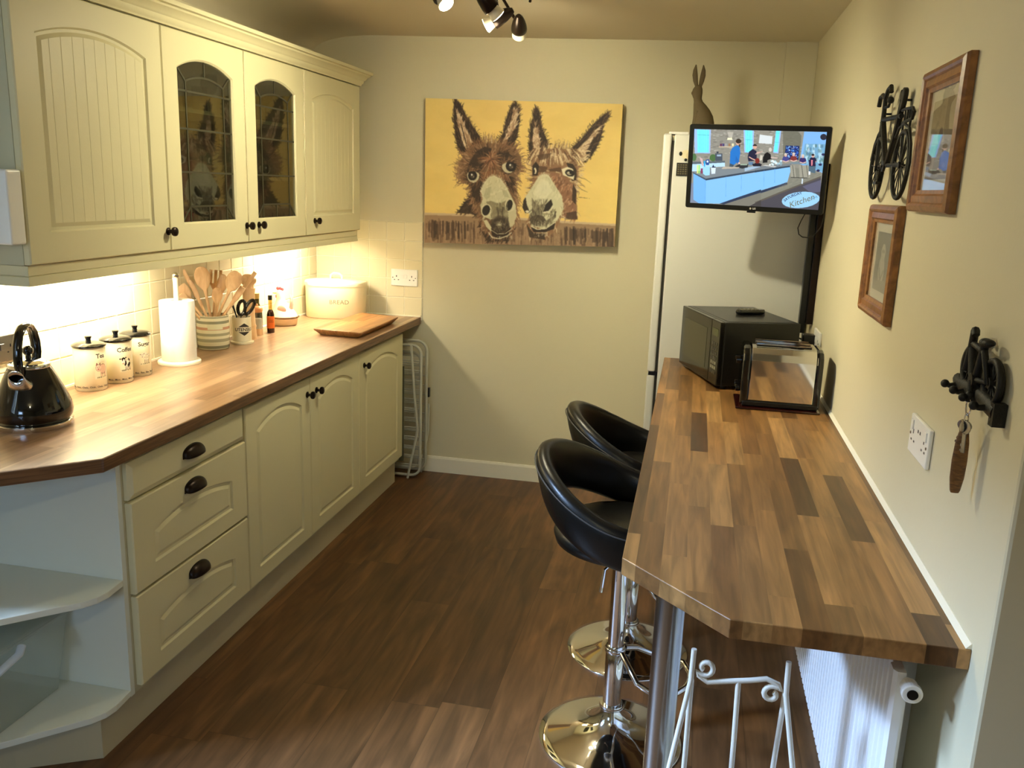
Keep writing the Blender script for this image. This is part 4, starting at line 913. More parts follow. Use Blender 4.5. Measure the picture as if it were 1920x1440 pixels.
for cx_, cy_, c1 in ((460, 485, (64, 66, 130)), (575, 478, (120, 50, 50)), (708, 505, (52, 40, 96)), (852, 500, (30, 26, 60))):
    x, y = r4((cx_, cy_))[0]; P.poly([(x - 30, y + 50), (x - 22, y + 16), (x, y + 8), (x + 22, y + 18), (x + 28, y + 50)], c1); P.ell(x, y, 11, 14, (206, 164, 150)); P.ell(x, y - 8, 11, 8, (196, 190, 180) if cx_ != 852 else (40, 30, 34)); P.line([(x - 26, y + 44), (x, y + 54), (x + 26, y + 44)], 7, (214, 176, 164))
P.poly(r4((790, 560), (885, 560), (890, 640), (880, 720), (860, 720), (800, 720)), (34, 28, 60)); P.poly(r4((825, 560), (850, 560), (845, 640), (825, 650)), (220, 130, 140)); P.poly(r4((790, 655), (890, 655), (885, 760), (790, 740)), (76, 100, 116)); P.poly(r4((790, 730), (815, 730), (812, 785), (788, 780)), (226, 232, 240))
for a, b in ((955, 630), (925, 720), (1000, 480)): P.ell(*r4((a, b))[0], 13, 10, (40, 40, 76))
# things on the island
for i in range(26): x = random.uniform(180, 400); y = random.uniform(570, 630); P.ell(*r4((x, y))[0], 8, 7, random.choice([(206, 226, 230), (160, 200, 210), (226, 236, 236), (130, 160, 176)]), .9)
P.poly(r4((160, 630), (330, 655), (300, 668), (120, 640)), (190, 190, 186)); P.poly(r4((0, 600), (110, 620), (90, 655), (0, 655)), (34, 30, 44)); P.ell(*r4((40, 570))[0], 18, 22, (120, 40, 36))
P.poly(r3((850, 655), (1000, 650), (990, 710), (900, 725), (780, 690)), (40, 44, 50)); P.poly(r3((870, 650), (985, 650), (980, 670), (870, 672)), (150, 170, 150)); P.poly(r3((1000, 620), (1080, 620), (1075, 670), (1005, 670)), (90, 120, 150)); P.poly(r3((1060, 650), (1190, 640), (1190, 690), (1080, 690)), (24, 24, 40))
P.poly(r3((600, 690), (860, 700), (840, 720), (560, 730)), (176, 166, 150)); P.poly(r3((940, 715), (1060, 690), (1190, 690), (1190, 700), (940, 770)), (170, 200, 226), .7)
for x, w_, c in ((155, 26, (214, 226, 120)), (185, 24, (150, 226, 90)), (222, 34, (130, 40, 80))): P.poly(r3((x, 660 if x < 220 else 715), (x + w_, 660 if x < 220 else 715), (x + w_ - 4, 800), (x + 2, 795)), c, .9)
P.poly(r3((255, 690), (375, 680), (370, 825), (300, 830), (260, 800)), (150, 206, 240)); P.poly(r3((392, 705), (470, 705), (462, 800), (400, 806)), (206, 222, 240)); P.poly(r3((405, 705), (430, 655), (445, 690), (470, 690), (465, 706)), (30, 40, 66)); P.poly(r3((305, 580), (365, 575), (360, 665), (310, 665)), (30, 70, 140)); P.ell(*r3((335, 608))[0], 8, 9, (220, 232, 250)); P.poly(r3((200, 540), (250, 560), (275, 690), (240, 660)), (200, 170, 170)); P.poly(r3((270, 600), (300, 595), (296, 690), (275, 690)), (40, 160, 220))
# badge on the floor
bcx, bcy = r4((672, 1165))[0]
P.ell(bcx, bcy, 146, 66, (146, 196, 232), 1, -.10)
P.smooth(1)
qd = [(523 - 470, 600 - 560), (1573 - 470, 628 - 560), (1503 - 470, 1250 - 560), (487 - 470, 1182 - 560)]
sw, sh = TW - .0172, TH - .0177
P.mesh('screen', qd, [(-sw, .0030, sh), (sw, .0030, sh), (sw, .0030, -sh), (-sw, .0030, -sh)], 420, 260, SCREEN, t)
CAP = pm('screen_lettering', (.02, .03, .05, 1), .3, emit=hx(44, 60, 104), estr=1.0); CAP2 = pm('screen_script', (.02, .03, .05, 1), .3, emit=hx(112, 120, 104), estr=1.0)
def scr(u, v):   # painter px -> local screen position (inverse bilinear by Newton)
    s_, q_ = .5, .5
    for _ in range(20):
        a = (qd[0][0] * (1 - s_) + qd[1][0] * s_) * (1 - q_) + (qd[3][0] * (1 - s_) + qd[2][0] * s_) * q_; b = (qd[0][1] * (1 - s_) + qd[1][1] * s_) * (1 - q_) + (qd[3][1] * (1 - s_) + qd[2][1] * s_) * q_
        s_ += (u - a) / 1030; q_ += (v - b) / 600
    return (-sw + 2 * sw * s_, sh - 2 * sh * q_)
def scrcurve(cu, cv, ang, arc=0, k=1):
    ca, sa = math.cos(ang), math.sin(ang)
    def f(p):
        x, y = p.x, p.y - arc * p.x * p.x
        u = cu + (x * ca - y * sa * 1) * k; v = cv - (x * sa + y * ca) * k
        a, b = scr(u, v); return Vector((a, .0026 - p.z, b))
    return f
text_mesh('show_caption', 'SATURDAY', 30, CAP, t, None, .0001, curve=scrcurve(bcx - 64, bcy - 34, .44, .0018), bold=.6)
text_mesh('show_caption', 'Kitchen', 66, CAP2, t, None, .0001, curve=scrcurve(bcx + 4, bcy + 10, .36), shear=.3, bold=.4)
text_mesh('show_caption', 'LIVE', 24, pm('screen_blue', (.02, .03, .05, 1), .3, emit=hx(60, 130, 170), estr=1.0), t, None, .0001, curve=scrcurve(bcx + 106, bcy - 20, .3))
LOGO = pm('grey_logo', hx(190, 186, 176), .4)
text_mesh('maker_logo', 'LG', .0088, LOGO, t, frame_m((.008, -.0008, -TH + .0095), (1, 0, 0), (0, 0, 1)), bold=.0002)
MB().lathe([(.0001, 0), (.0038, 0), (.0038, .0004), (.0001, .0004)], (-.006, -.0006, -TH + .0095), 20, rot=Matrix.Rotation(PI / 2, 3, 'X')).build('maker_logo', LOGO, t)
# wall pole, arm and leads
t = thing('television_bracket', 'tall black wall pole and arm carrying the television', 'bracket', (2.468, -.80, 1.03))
MB().box(-.024, .0, -.020, .020, .0, .64).build('pole', BLACKP, t, bevel=.002)
MB().box(.0, .0255, -.045, .025, .04, .66).build('wall_rail', BLACKM, t, bevel=.002)
a_ = Vector((-.012, -.02, .60)); b_ = Vector((2.224 - 2.468, -1.018 + .80, 1.655 - 1.03))
MB().cyl(a_, a_.lerp(b_, .55) + Vector((.03, -.02, 0)), .014, 12).cyl(a_.lerp(b_, .55) + Vector((.03, -.02, 0)), b_, .014, 12).build('arm', BLACKP, t, smooth=True)
tag(MB().tube([(.0, 0, 0), (-.012, .004, -.03), (-.020, .008, -.055), (-.014, .012, -.078), (0, .014, -.088), (.022, .02, -.09), (.044, .03, -.080), (.062, .012, -.05), (.066, -.004, -.01), (.064, -.012, .05), (.062, -.02, .12)], .0022, 8).build('television_lead', BLACKP, None, smooth=True), 'thin black lead looping below the television', 'cable', loc=(2.402, -1.005, 1.505))

# ---------------------------------------------------------------- donkey canvas
P = Paint(1779, 1400, .31, (226, 196, 118))
for i in range(500):
    x = random.uniform(0, 1779); y = random.uniform(60, 1100); P.ell(x, y, 120, 60, random.choice([(232, 204, 128), (222, 190, 108), (236, 206, 122), (216, 188, 116)]), .10)
def d1(*p): return [(a * .8238 + 254, b * .8238 + 84.7) for a, b in p]
def d2(*p): return [(a * .8533 + 847, b * .8533 + 84.7) for a, b in p]
DK = (46, 34, 26); BR = (112, 86, 62); RB = (134, 98, 70); PL = (206, 184, 150); MZ = (196, 192, 158)
def inside(p, poly):
    x, y = p; c = False; j = len(poly) - 1
    for i in range(len(poly)):
        xi, yi = poly[i]; xj, yj = poly[j]
        if (yi > y) != (yj > y) and x < (xj - xi) * (y - yi) / (yj - yi) + xi: c = not c
        j = i
    return c
def fur(poly, n, ln, cols, dirf, wd=6, al=.85):
    xs = [a for a, b in poly]; ys = [b for a, b in poly]; k = 0
    for _ in range(n * 8):
        if k >= n: break
        p = (random.uniform(min(xs), max(xs)), random.uniform(min(ys), max(ys)))
        if not inside(p, poly): continue
        k += 1; d = dirf(p); l = ln * random.uniform(.5, 1.3); a = d + random.gauss(0, .3)
        m_ = (p[0] + math.cos(a) * l * .5, p[1] + math.sin(a) * l * .5); e = (m_[0] + math.cos(a + .25) * l * .5, m_[1] + math.sin(a + .25) * l * .5)
        P.line([p, m_, e], wd * random.uniform(.5, 1.2), random.choice(cols), al, True)
def rim(poly, ctr, ln, cols, step=12, wd=6):
    n = len(poly)
    for i in range(n):
        (x0, y0), (x1, y1) = poly[i], poly[(i + 1) % n]; m = max(1, int(math.hypot(x1 - x0, y1 - y0) / step))
        for k in range(m):
            x = x0 + (x1 - x0) * k / m; y = y0 + (y1 - y0) * k / m; a = math.atan2(y - ctr[1], x - ctr[0]) + random.gauss(0, .35); l = ln * random.uniform(.4, 1.3)
            P.line([(x - math.cos(a) * 8, y - math.sin(a) * 8), (x + math.cos(a) * l * .6, y + math.sin(a) * l * .6), (x + math.cos(a + .3) * l, y + math.sin(a + .3) * l)], wd * random.uniform(.5, 1), random.choice(cols), .9, True)
# fence
P.poly([(60, 1005), (500, 1018), (1100, 1070), (1600, 1100), (1600, 1400), (60, 1400)], (148, 122, 94))
for i in range(420):
    x = random.uniform(60, 1590); y = 1040 + (x - 70) * .055; P.line([(x, y + random.uniform(0, 160)), (x + random.uniform(-6, 6), y + random.uniform(60, 230))], random.uniform(4, 16), random.choice([(104, 80, 62), (150, 122, 96), (84, 64, 50), (168, 140, 112)]), .5)
for a, b in ((100, 230), (250, 430), (1200, 1370), (1400, 1570)):
    for i in range(26): x = random.uniform(a, b); y0 = 1050 + x * .05; P.line([(x, y0 + random.uniform(0, 40)), (x + random.uniform(-5, 5), y0 + random.uniform(80, 180))], random.uniform(6, 20), random.choice([(66, 50, 40), (52, 40, 32), (88, 68, 52)]), .6)
P.line([(60, 1012), (500, 1024), (1100, 1072), (1600, 1102)], 18, (196, 172, 140), .9)
# first donkey
c1 = (254 + 440 * .8238, 84.7 + 760 * .8238)
nk = d1((110, 1118), (170, 1040), (250, 930), (340, 1000), (340, 1300), (640, 1300), (690, 1250), (600, 1395), (400, 1395), (320, 1250), (330, 1135)); P.poly(nk, (58, 44, 34)); fur(nk, 160, 46, [DK, (74, 56, 42), (60, 46, 34)], lambda p: 2.2, 7); rim(d1((110, 1118), (170, 1040), (250, 930)), (c1[0] + 100, c1[1] + 200), 26, [DK])
def ear(f, out, inn, cols_o, axis):
    o_ = f(*out); i_ = f(*inn); P.poly(o_, DK); cx_ = sum(a for a, b in o_) / len(o_); cy_ = sum(b for a, b in o_) / len(o_)
    fur(o_, 150, 46, [DK, (70, 52, 40), (96, 72, 54)], lambda p: axis, 7); rim(o_, (cx_, cy_ + 120), 30, [DK, (74, 56, 42), (100, 78, 58)], 12, 6)
    P.poly(i_, (186, 158, 126)); fur(i_, 90, 44, [PL, (222, 202, 172), (160, 130, 104), (120, 92, 70)], lambda p: axis + .15, 8)
ear(d1, [(80, 25), (130, 70), (210, 220), (330, 380), (350, 440), (250, 480), (180, 550), (130, 540), (100, 440), (70, 200)], [(92, 130), (135, 180), (200, 320), (262, 440), (200, 520), (160, 430), (120, 300)], 0, -2.0)
for k in range(14): P.line(d1((140 + k * 5, 260 + k * 18), (165 + k * 4, 330 + k * 14)), 8, DK, .8, True)
ear(d1, [(680, 60), (715, 130), (718, 250), (690, 400), (650, 490), (500, 440), (560, 350), (590, 220), (640, 90)], [(665, 120), (695, 200), (680, 300), (610, 400), (560, 470), (545, 455), (600, 350), (640, 220)], 0, -1.25)
hd = d1((250, 470), (340, 440), (420, 430), (490, 440), (560, 455), (680, 490), (730, 570), (740, 680), (700, 760), (670, 870), (690, 1000), (695, 1120), (640, 1290), (560, 1340), (420, 1330), (340, 1200), (330, 1130), (270, 1050), (240, 930), (215, 820), (160, 830), (120, 760), (120, 650), (170, 560))
P.poly(hd, BR); rim(hd, c1, 52, [BR, (130, 96, 70), (152, 118, 88), RB], 9, 7)
for k in range(26): P.line(d1((random.uniform(110, 230), random.uniform(620, 820)), (random.uniform(60, 150), random.uniform(700, 880))), 5, random.choice([BR, RB, (150, 118, 90)]), .9, True)
P.line(d1((120, 650), (60, 645), (0, 665)), 4, (120, 92, 60), .7, True); P.line(d1((690, 780), (720, 820), (735, 855)), 4, (110, 84, 56), .8, True)
fur(hd, 520, 52, [BR, RB, (86, 58, 40), (146, 112, 84), (168, 132, 102)], lambda p: math.atan2(p[1] - c1[1] + 60, p[0] - c1[0]), 8, .8)
for pp in ([(380, 480), (450, 500), (410, 600), (350, 700), (310, 730), (200, 720), (240, 610), (290, 530)], [(500, 540), (600, 520), (660, 590), (560, 650), (530, 690), (490, 620)], [(240, 820), (330, 800), (370, 830), (330, 900), (340, 1010), (260, 960)], [(560, 760), (660, 770), (650, 880), (600, 860)]):
    P.poly(d1(*pp), DK, .85); fur(d1(*pp), 50, 50, [DK, (60, 44, 32), (84, 60, 42)], lambda p: math.atan2(p[1] - c1[1] + 80, p[0] - c1[0]), 8)
fc = d1((440, 600))[0]
for k in range(150):
    a = random.uniform(-PI, PI); l = random.uniform(30, 120); P.line([fc, (fc[0] + math.cos(a) * l * .6, fc[1] + math.sin(a) * l * .6 + 10), (fc[0] + math.cos(a) * l, fc[1] + math.sin(a) * l * .9 + 26)], 6, random.choice([RB, (160, 110, 76), (96, 62, 42), (190, 154, 120), (74, 50, 36)]), .75, True)
for k in range(60): x = random.uniform(330, 600); P.line(d1((x, 700 + abs(x - 460) * .3), (x + (x - 460) * .3, 770 + abs(x - 460) * .4)), 7, random.choice([RB, (120, 78, 52), (180, 140, 104)]), .8, True)
for k in range(26): x = random.uniform(370, 520); P.line(d1((x, 450), (x + random.uniform(-20, 10), random.uniform(330, 400))), 7, random.choice([(150, 120, 80), (110, 82, 56), PL]), .8, True)
for ex, ey, rx, ry, ix, iy, ir in ((265, 755, 62, 72, 258, 757, 40), (612, 668, 66, 66, 636, 664, 46)):
    x, y = d1((ex, ey))[0]; P.ell(x, y, rx * .96, ry * .96, (66, 50, 38), .8); P.ell(x, y, rx * .80, ry * .80, (204, 196, 166)); P.ell(x, y + 6, rx * .7, ry * .66, (170, 160, 130), .5)
    x, y = d1((ix, iy))[0]; P.ell(x, y, ir * .92, ir * .96, (26, 20, 18)); P.ell(x, y + 4, ir * .45, ir * .45, (70, 58, 48)); P.ell(x - 6, y - 8, 7, 8, (232, 230, 220)); P.ell(x + 9, y + 9, 4, 4, (170, 160, 150))
for lid in ([(200, 735), (225, 690), (275, 678), (320, 700), (330, 740), (290, 718), (245, 716)], [(545, 655), (560, 615), (610, 595), (660, 605), (690, 650), (645, 628), (590, 630)]):
    P.poly(d1(*lid), (64, 46, 34)); fur(d1(*lid), 24, 30, [DK, BR, RB, (150, 118, 88)], lambda p: -.6, 6, .9)
for ex, ey in ((265, 757), (614, 668)):
    for k in range(46):
        a = random.uniform(0, 2 * PI); r0 = random.uniform(62, 74); P.line(d1((ex + r0 * math.cos(a), ey + r0 * math.sin(a)), (ex + (r0 + 34) * math.cos(a + .3), ey + (r0 + 34) * math.sin(a + .3))), 7, random.choice([DK, BR, RB, (88, 64, 46)]), .85, True)
mz = d1((420, 770), (470, 755), (535, 785), (600, 880), (640, 960), (680, 1040), (690, 1150), (650, 1250), (610, 1240), (590, 1190), (530, 1170), (430, 1180), (360, 1150), (335, 1050), (360, 970), (340, 900), (370, 830))
P.poly(mz, MZ); fur(mz, 200, 40, [MZ, (214, 208, 176), (170, 168, 134), (186, 182, 148)], lambda p: 1.7, 10, .6); rim(mz[:4] + mz[-3:], d1((480, 950))[0], 18, [(214, 208, 176)], 9, 5)
P.poly(d1((390, 880), (440, 860), (430, 960), (400, 990), (370, 960)), (150, 148, 116), .5); P.poly(d1((540, 880), (590, 900), (620, 970), (570, 960)), (156, 152, 120), .5)
P.poly(d1((390, 1010), (440, 1000), (520, 1030), (600, 990), (580, 1080), (600, 1180), (520, 1160), (440, 1170), (430, 1080)), (110, 102, 78), .7)
P.ell(*d1((395, 1095))[0], 44, 54, (204, 198, 166)); P.ell(*d1((392, 1092))[0], 31, 43, (38, 32, 26), 1, .3); P.ell(*d1((622, 1045))[0], 38, 58, (204, 198, 166)); P.ell(*d1((618, 1042))[0], 25, 45, (38, 32, 26), 1, .25)
fur(d1((440, 1010), (600, 1010), (610, 1200), (440, 1200)), 150, 46, [(140, 132, 104), (120, 110, 86), (160, 154, 124), (92, 82, 64)], lambda p: 1.5, 9, .55)
for k_, al_ in ((1.15, .35), (1.0, .5), (.85, .6)): P.ell(*d1((528, 1235))[0], 78 * k_, 66 * k_, (52, 42, 34), al_)
P.line(d1((500, 1060), (512, 1120), (505, 1190)), 16, (66, 56, 44), .6, True); P.line(d1((560, 1060), (548, 1120), (556, 1190)), 14, (66, 56, 44), .6, True)
fur(d1((470, 1180), (590, 1180), (610, 1260), (540, 1310), (460, 1270)), 60, 30, [DK, (96, 86, 66), (120, 110, 84)], lambda p: 1.5, 6, .6)
P.poly(d1((365, 1190), (400, 1185), (445, 1260), (440, 1300), (390, 1250)), (196, 190, 156)); P.poly(d1((610, 1110), (675, 1090), (672, 1220), (625, 1265), (612, 1180)), (190, 184, 150))
P.poly(d1((440, 1270), (500, 1310), (570, 1315), (640, 1250), (600, 1345), (520, 1370), (450, 1340)), DK); P.line(d1((415, 1310), (450, 1360), (520, 1372), (600, 1342), (640, 1310)), 7, (214, 208, 180)); P.line(d1((440, 1285), (500, 1325), (580, 1320), (650, 1270)), 6, (200, 192, 162), .9)
for k in range(16): x = random.uniform(430, 640); P.line(d1((x, 1345), (x + random.uniform(-8, 8), 1385)), 3, (206, 200, 172), .8, True)
P.ell(*d1((520, 1235))[0], 22, 26, (112, 104, 78), .7)
for k in range(20): a = random.uniform(0, PI); P.line(d1((520, 1240), (520 + 60 * math.cos(a), 1240 - 50 * math.sin(a))), 2.5, (214, 208, 180), .6, True)
# second donkey
c2 = (847 + 300 * .8533, 84.7 + 760 * .8533)
ear(d2, [(150, 100), (185, 150), (210, 300), (270, 440), (250, 500), (180, 520), (100, 550), (90, 450), (100, 300), (130, 170)], [(145, 260), (170, 330), (190, 440), (180, 520), (135, 535), (118, 400)], 0, -1.7)
ear(d2, [(800, 150), (828, 175), (765, 260), (745, 370), (700, 480), (650, 560), (600, 605), (490, 540), (470, 480), (560, 400), (670, 260), (750, 190)], [(745, 270), (690, 380), (640, 440), (585, 570), (500, 560), (525, 490), (620, 400), (690, 310)], 0, -.85)
P.line(d2((690, 380), (640, 480), (600, 570)), 20, DK, .8); fur(d2((500, 500), (620, 480), (600, 600), (480, 590)), 60, 46, [PL, (226, 206, 170), (170, 140, 110)], lambda p: -.3, 9)
hd = d2((120, 560), (200, 500), (330, 470), (440, 485), (520, 570), (545, 700), (520, 860), (525, 1000), (530, 1140), (380, 1125), (330, 1250), (230, 1335), (90, 1310), (60, 1180), (90, 1100), (60, 1000), (80, 900), (120, 820), (115, 700), (100, 620))
P.poly(hd, (138, 104, 76)); rim(hd[:7] + hd[-4:], c2, 54, [(150, 120, 90), PL, (110, 82, 60), (190, 166, 130)], 9, 7)
fur(hd, 420, 50, [(150, 118, 90), PL, (110, 80, 58), (186, 158, 124), (130, 92, 66)], lambda p: math.atan2(p[1] - c2[1] + 60, p[0] - c2[0]), 8, .8)
for k in range(110):
    x = random.uniform(120, 520); y = random.uniform(470, 560); P.line(d2((x, y), (x + (x - 300) * .2, y + 40), (x + (x - 300) * .35, y + 90)), 8, random.choice([PL, (226, 206, 170), (120, 90, 66), (90, 66, 50)]), .8, True)
for k in range(20): x = random.uniform(300, 480); P.line(d2((x, 480), (x + random.uniform(-20, 30), random.uniform(380, 430))), 6, random.choice([(170, 146, 104), (120, 94, 66), PL]), .8, True)
for a in ([(540, 740), (600, 760), (655, 800)], [(530, 820), (570, 860), (625, 885)], [(530, 930), (580, 935), (640, 942)], [(530, 780), (560, 800), (600, 830)]): P.line(d2(*a), 5, (110, 88, 60), .8, True)
ck = d2((280, 700), (400, 715), (480, 800), (505, 960), (520, 1130), (400, 1110), (410, 980), (350, 850)); P.poly(ck, (138, 100, 76)); fur(ck, 130, 44, [(138, 100, 76), (108, 76, 56), (170, 118, 88), (196, 156, 124)], lambda p: 1.9, 8, .8)
P.poly(d2((490, 800), (520, 860), (515, 1000), (480, 960)), DK, .8); P.poly(d2((430, 1080), (520, 1060), (528, 1140), (420, 1140)), (66, 48, 36), .8)
for pp in ([(180, 640), (260, 650), (240, 700), (170, 700)], [(270, 670), (380, 650), (390, 690), (280, 690)], [(160, 540), (300, 520), (260, 570), (180, 590)]): P.poly(d2(*pp), (74, 54, 40), .7)
P.poly(d2((118, 640), (150, 600), (180, 640), (165, 730), (120, 730)), DK); P.ell(*d2((143, 686))[0], 11, 25, (222, 214, 186)); P.ell(*d2((136, 690))[0], 6, 15, (30, 24, 20))
P.poly(d2((430, 610), (490, 620), (525, 680), (520, 770), (480, 780), (470, 720)), DK, .9); P.poly(d2((385, 670), (440, 648), (490, 668), (505, 720), (495, 770), (455, 745), (400, 725)), (220, 212, 184))
P.ell(*d2((462, 705))[0], 38, 27, (30, 24, 20), 1, .3); P.ell(*d2((455, 708))[0], 20, 13, (170, 160, 138), .9, .3); P.ell(*d2((470, 702))[0], 10, 10, (20, 16, 14)); P.ell(*d2((452, 700))[0], 4, 4, (240, 238, 228))
mz = d2((170, 745), (215, 715), (270, 725), (320, 810), (390, 920), (405, 1040), (345, 1150), (230, 1235), (110, 1200), (90, 1090), (40, 1045), (45, 940), (105, 850))
P.poly(mz, (202, 198, 166)); fur(mz, 190, 40, [(202, 198, 166), (220, 214, 186), (176, 172, 140)], lambda p: 1.7, 10, .6); rim(mz[:3], d2((220, 900))[0], 18, [(214, 208, 176)], 9, 5)
P.poly(d2((200, 760), (260, 780), (300, 880), (240, 940), (180, 940), (120, 900), (160, 820)), (222, 218, 190), .6); P.poly(d2((110, 930), (150, 990), (200, 1010), (260, 940), (230, 1020), (205, 1090), (245, 1150), (310, 1105), (335, 1050), (335, 1120), (240, 1210), (130, 1205), (90, 1130), (115, 1060)), (76, 66, 52), .62); fur(d2((105, 940), (260, 940), (335, 1060), (330, 1150), (240, 1210), (100, 1180)), 170, 40, [(70, 58, 46), (110, 100, 78), (150, 142, 112), (52, 42, 34), (180, 174, 144)], lambda p: 1.6, 9, .5); P.ell(*d2((165, 1150))[0], 62, 44, (56, 46, 36), .6)
P.poly(d2((35, 960), (55, 930), (65, 1000), (92, 1070), (50, 1080), (25, 1030)), (52, 42, 34)); P.ell(*d2((70, 1065))[0], 16, 9, (220, 214, 190)); P.poly(d2((215, 1070), (240, 1000), (290, 950), (305, 1000), (270, 1060)), (40, 32, 26)); P.line(d2((220, 1075), (270, 1065), (310, 1015)), 12, (216, 210, 182)); P.line(d2((210, 1090), (290, 1090), (330, 1040)), 8, (150, 142, 112))
P.poly(d2((100, 1210), (160, 1240), (240, 1232), (330, 1165), (315, 1230), (230, 1262), (130, 1262)), DK); P.line(d2((100, 1200), (160, 1236), (240, 1228), (335, 1160)), 8, (206, 200, 170)); P.poly(d2((60, 1180), (100, 1240), (130, 1270), (230, 1275), (235, 1335), (90, 1310)), (60, 48, 38), .9)
for k in range(18): x = random.uniform(130, 260); P.line(d2((x, 1262), (x + random.uniform(-6, 6), 1310)), 3, (206, 200, 172), .8, True)
for k in range(16): x = random.uniform(130, 240); P.line(d2((x, 1210), (x + random.uniform(-12, 12), 1150)), 3, (206, 200, 172), .6, True)
for k in range(10): P.line(d2((370, 1090), (370 + random.uniform(40, 90), 1060 + random.uniform(-20, 100))), 3, (214, 206, 176), .7, True)
P.smooth(2)
t = thing('canvas_painting', 'unframed canvas painting of two shaggy donkeys looking over a fence', 'painting', (1.12, 0, 1.62))
cc = [(.625, -.045, 1.982), (1.620, -.065, 1.967), (1.621, -.070, 1.288), (.630, -.050, 1.261)]; lc = [(a - 1.12, b, c - 1.62) for a, b, c in cc]
P.mesh('painted_face', [(78, 106), (1648, 146), (1578, 1280), (68, 1245)], [(a, b - .0004, c) for a, b, c in lc], 470, 335, PAINTED, t)
MB().loops([lc, [(a, b + .036, c) for a, b, c in lc]]).build('canvas_wrap', pm('dark_canvas_edge', hx(150, 128, 84), .8), t)

# ---------------------------------------------------------------- right wall decorations
def picture(name, label, y0, y1, z0, z1, P, mount, w_=.046):
    t = thing(name, label, 'picture', (XR, (y0 + y1) / 2, (z0 + z1) / 2), rotz=R(-90))   # local x to the right seen from the room, faces -y
    a, b = (y0 - y1) / 2 * -1, (z1 - z0) / 2; a = abs(a); mb = MB(); L = []
    for ins, d in ((0, -.001), (0, -.014), (.003, -.020), (.012, -.024), (.017, -.021), (.020, -.017), (.034, -.019), (.038, -.014), (.046, -.012), (w_, -.006)):
        L.append([(-a + ins, d, -b + ins), (a - ins, d, -b + ins), (a - ins, d, b - ins), (-a + ins, d, b - ins)])
    mb.loops(L, False, False); mb.build('frame', OAK, t)
    a -= w_ - .001; b -= w_ - .001
    MB().box(-a, a, -.0060, -.0015, -b, b).build('mount', MATW, t)
    ma, mb_ = mount
    P.mesh('picture_print', [(0, 0), (99, 0), (99, 99), (0, 99)], [(-a * ma, -.0063, b * mb_), (a * ma, -.0063, b * mb_), (a * ma, -.0063, -b * mb_), (-a * ma, -.0063, -b * mb_)], 90, 110, PRINTED, t)
    MB().box(-a, a, -.0095, -.0082, -b, b).build('glass', PICGL, t)
P = Paint(100, 100, 2, (170, 150, 112))
P.poly([(0, 0), (100, 0), (100, 62), (0, 62)], (186, 168, 128)); P.poly([(0, 58), (100, 52), (100, 100), (0, 100)], (150, 130, 98)); P.poly([(58, 0), (100, 0), (100, 60), (70, 60), (56, 40)], (146, 124, 88), .8)
for i in range(60): x = random.uniform(0, 100); y = random.uniform(0, 100); P.ell(x, y, 6, 3, random.choice([(160, 140, 104), (196, 180, 142), (130, 112, 84)]), .3)
P.ell(46, 46, 9, 11, (120, 100, 74)); P.poly([(34, 56), (58, 56), (62, 92), (30, 92)], (112, 94, 72)); P.smooth(2)
picture('framed_picture', 'larger wood-framed picture right of the metal bicycle, television reflected in its glass', -2.277, -2.603, 1.541, 1.838, P, (.78, .78))
P = Paint(100, 100, 2, (128, 120, 96))
P.poly([(0, 0), (100, 0), (100, 40), (0, 40)], (104, 98, 78)); P.ell(54, 50, 34, 44, (96, 90, 72), .6); P.ell(52, 34, 15, 15, (206, 198, 172)); P.ell(50, 64, 22, 26, (196, 188, 162)); P.ell(46, 32, 3, 3, (90, 82, 66)); P.ell(56, 32, 3, 3, (90, 82, 66)); P.line([(34, 60), (50, 80), (68, 62)], 4, (120, 112, 92)); P.poly([(0, 84), (100, 78), (100, 100), (0, 100)], (160, 150, 124)); P.smooth(3)
picture('framed_picture', 'smaller wood-framed grey picture of a pale seated figure below the bicycle', -1.850, -2.195, 1.262, 1.551, P, (.66, .76))

def wheel(mb, c, r, x, tr=.0055, ns=14, hub=.008):
    mb.tube([(x, c[0] + r * math.cos(a), c[1] + r * math.sin(a)) for a in [2 * PI * k / 40 for k in range(40)]], tr, 8, closed=True)
    for k in range(ns): a = 2 * PI * (k + .3) / ns; mb.cyl((x, c[0], c[1]), (x, c[0] + r * math.cos(a), c[1] + r * math.sin(a)), tr * .28, 5)
    mb.lathe([(.0001, -.006), (hub, -.006), (hub, .006), (.0001, .006)], (x, c[0], c[1]), 12, rot=Matrix.Rotation(PI / 2, 3, 'Y'))
bo = (XR, -2.01, 1.646)
t = thing('bicycle_wall_art', 'black metal bicycle ornament on the right wall above the small picture', 'wall art', bo)
X_ = -.019; Q = lambda y, z, dx=0: (X_ + dx, y - bo[1], z - bo[2])
for cy_ in (-1.866, -2.155):
    mb = MB(); wheel(mb, (cy_ - bo[1], 0), .0775, X_); mb.build('wheel', IRON, t, smooth=True)
mb = MB()
mb.tube([Q(-1.872, 1.79), Q(-1.868, 1.745), Q(-1.866, 1.72)], .0062, 8); mb.tube([Q(-1.862, 1.745), Q(-1.835, 1.735), Q(-1.80, 1.71), Q(-1.776, 1.67)], .004, 8)
mb.tube([Q(-1.868, 1.745), Q(-1.855, 1.70), Q(-1.862, 1.646)], .0055, 8)
mb.tube([Q(-1.874, 1.765), Q(-1.975, 1.650)], .0078, 8); mb.tube([Q(-1.872, 1.771), Q(-2.097, 1.763)], .0062, 8); mb.tube([Q(-2.093, 1.80), Q(-2.052, 1.72), Q(-1.990, 1.652)], .0078, 8)
mb.tube([Q(-1.985, 1.650), Q(-2.155, 1.646)], .0055, 8); mb.tube([Q(-2.06, 1.715), Q(-2.09, 1.735), Q(-2.14, 1.742), Q(-2.2, 1.728), Q(-2.235, 1.69), Q(-2.245, 1.65), Q(-2.238, 1.62)], .0035, 8)
